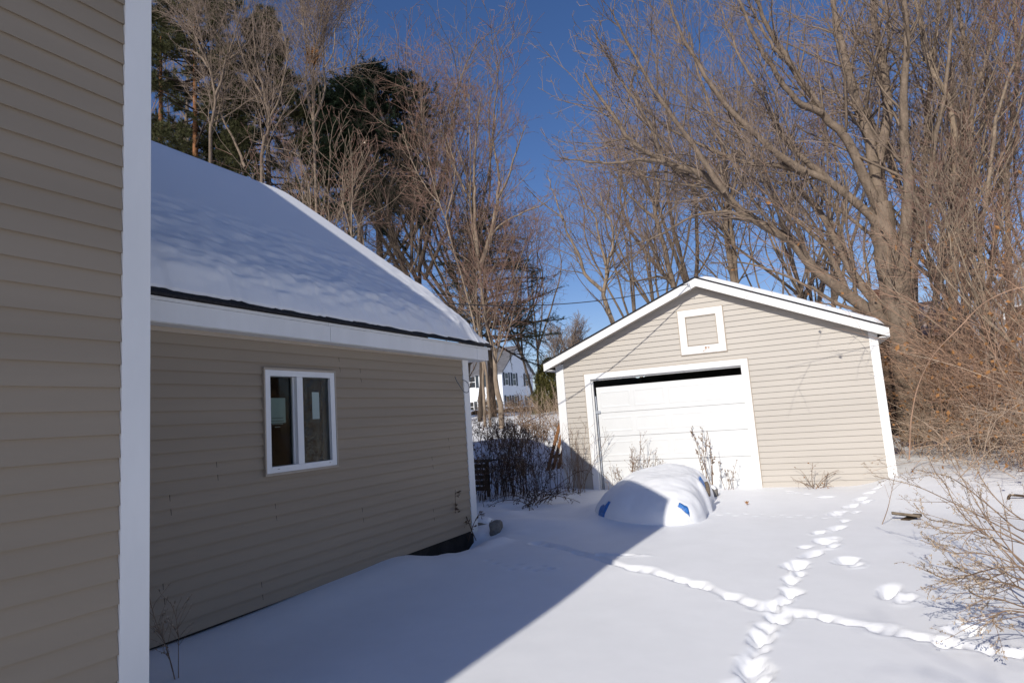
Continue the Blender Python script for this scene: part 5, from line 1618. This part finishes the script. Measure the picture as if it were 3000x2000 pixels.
# ------------------------------------------------------------------ right-hand thicket
def cane_clump(seed, n, h, spread, arch, tw):
    rng = RS(seed)
    P0 = np.zeros((n, 3)); P0[:, :2] = rng.randn(n, 2) * spread; P0[:, 2] = -.1
    D = np.zeros((n, 3)); D[:, 2] = 1; D[:, :2] = rng.randn(n, 2) * .45
    L = h * (.5 + .7 * rng.rand(n))
    P = polyline(rng, P0, D, L, 16, .07, 0.0)
    s = np.linspace(0, 1, 16)
    dirn = nrm(rng.randn(n, 3) * np.array((1, 1, 0)) + np.array((-.45, -.3, 0)))
    P = P + dirn[:, None] * (s[None, :, None] ** 2) * (L * arch * rng.rand(n))[:, None, None]
    P[:, :, 2] -= (s[None] ** 2.2) * (L * arch * .8 * rng.rand(n))[:, None]
    Rr = (.0045 + .005 * rng.rand(n))[:, None] * np.linspace(1, .35, 16)[None]
    a = Acc(); a.add(*tubes(P, Rr, 4))
    P1, R1, L1 = sprout(rng, P, Rr, L, tw, .15, 42, .32, .6, .0028, .02, .09, -.01, 8, lmin=.2, lmax=1.1)
    a.add(*tubes(P1, R1, 3))
    P2, R2, L2 = sprout(rng, P1, R1, L1, 2, .15, 42, .45, .7, .0024, .0, .1, 0, 5, lmin=.1, lmax=.5)
    a.add(*tubes(P2, R2, 3))
    k = rng.randint(0, len(P1), 130)
    Vl, Tl = leaves(rng, P1[k, 5], rng.randn(130, 3) - np.array((0, 0, .8)), .075 * (.6 + .7 * rng.rand(130)), .024)
    return a.mesh('canes'), np_mesh('leaves', Vl, None, Tl)
kinds = [cane_clump(91, 42, 3.4, .5, .6, 10), cane_clump(92, 46, 2.4, .55, .8, 10), cane_clump(93, 34, 4.6, .45, .45, 11)]
cm = ['cane', 'cane_tan', 'cane']
places = [(2.5, 11.9, 1, .9), (3.0, 12.9, 2, .85), (3.3, 11.2, 1, .95), (2.2, 14.0, 1, .8), (2.8, 14.8, 0, 1.0), (3.6, 14.0, 2, 1.05),
          (2.95, 10.6, 1, .72), (3.9, 12.3, 0, 1.1), (2.5, 17.2, 2, .8), (3.4, 16.6, 0, 1.2), (4.2, 15.4, 2, 1.1), (4.6, 18.0, 2, 1.2), (3.5, 19.5, 0, 1.3), (3.1, 9.6, 1, .62), (1.55, 14.6, 1, .75), (2.9, 13.4, 2, 1.25), (3.5, 13.0, 0, 1.2), (2.5, 15.9, 2, 1.3), (3.2, 11.9, 0, 1.1)]
tl_ = {0: 'bramble clump of reddish arching canes in the thicket right of the garage', 1: 'low tan bramble clump in the thicket right of the garage', 2: 'tall reddish canes in the thicket right of the garage'}
firsts = {}
for i, (x, y, k, sc) in enumerate(places):
    loc = (x, y, float(base_h(x, y)))
    if k not in firsts:
        r = thing('bramble', tl_[k], 'bramble', loc, 'brambles of the thicket, kind %s' % ('arching', 'low', 'tall')[k], 0, sc)
        link('canes', kinds[k][0], M[cm[k]], r, world=False)
        tag(link('dry_leaves', kinds[k][1], M['leaf'], r, world=False), kind='stuff')
        firsts[k] = r
    else:
        copy_thing(firsts[k], loc, i * .9 if k != 1 else i * .5, sc, label=tl_[k])
# a long red cane crossing the thicket
pl = pxl([(2664, 1345), (2666, 1290), (2670, 1225), (2690, 1130), (2735, 1040), (2810, 960), (2880, 890), (2960, 850), (3040, 835)], 11.4, 10.2)
V, Q = tubes(catmull(pl, 40)[None], np.linspace(.011, .006, 40)[None], 6)
tag(link('red_cane', np_mesh('red_cane', V, Q), M['cane']), 'long red bramble cane arching up across the thicket to the right edge', 'bramble')

# bare tree standing behind the viewer, its twigs throw the shadow at the lower right
l = [([np.array((3.4, -4.6, -1.6)), np.array((3.3, -4.5, 1.0)), np.array((3.1, -4.4, 3.4)), np.array((3.2, -4.3, 6.0))], .12, .03),
     ([np.array((3.2, -4.45, 2.2)), np.array((2.2, -4.4, 3.0)), np.array((1.4, -4.5, 3.4)), np.array((.7, -4.5, 3.45)), np.array((.0, -4.5, 3.4))], .05, .006)]
bare_tree('bare_tree', 'bare tree behind the viewpoint whose twigs shade the snow at lower right', l, 'bark', 'twig', 501, dens=.9, twig=.004, levels=3)
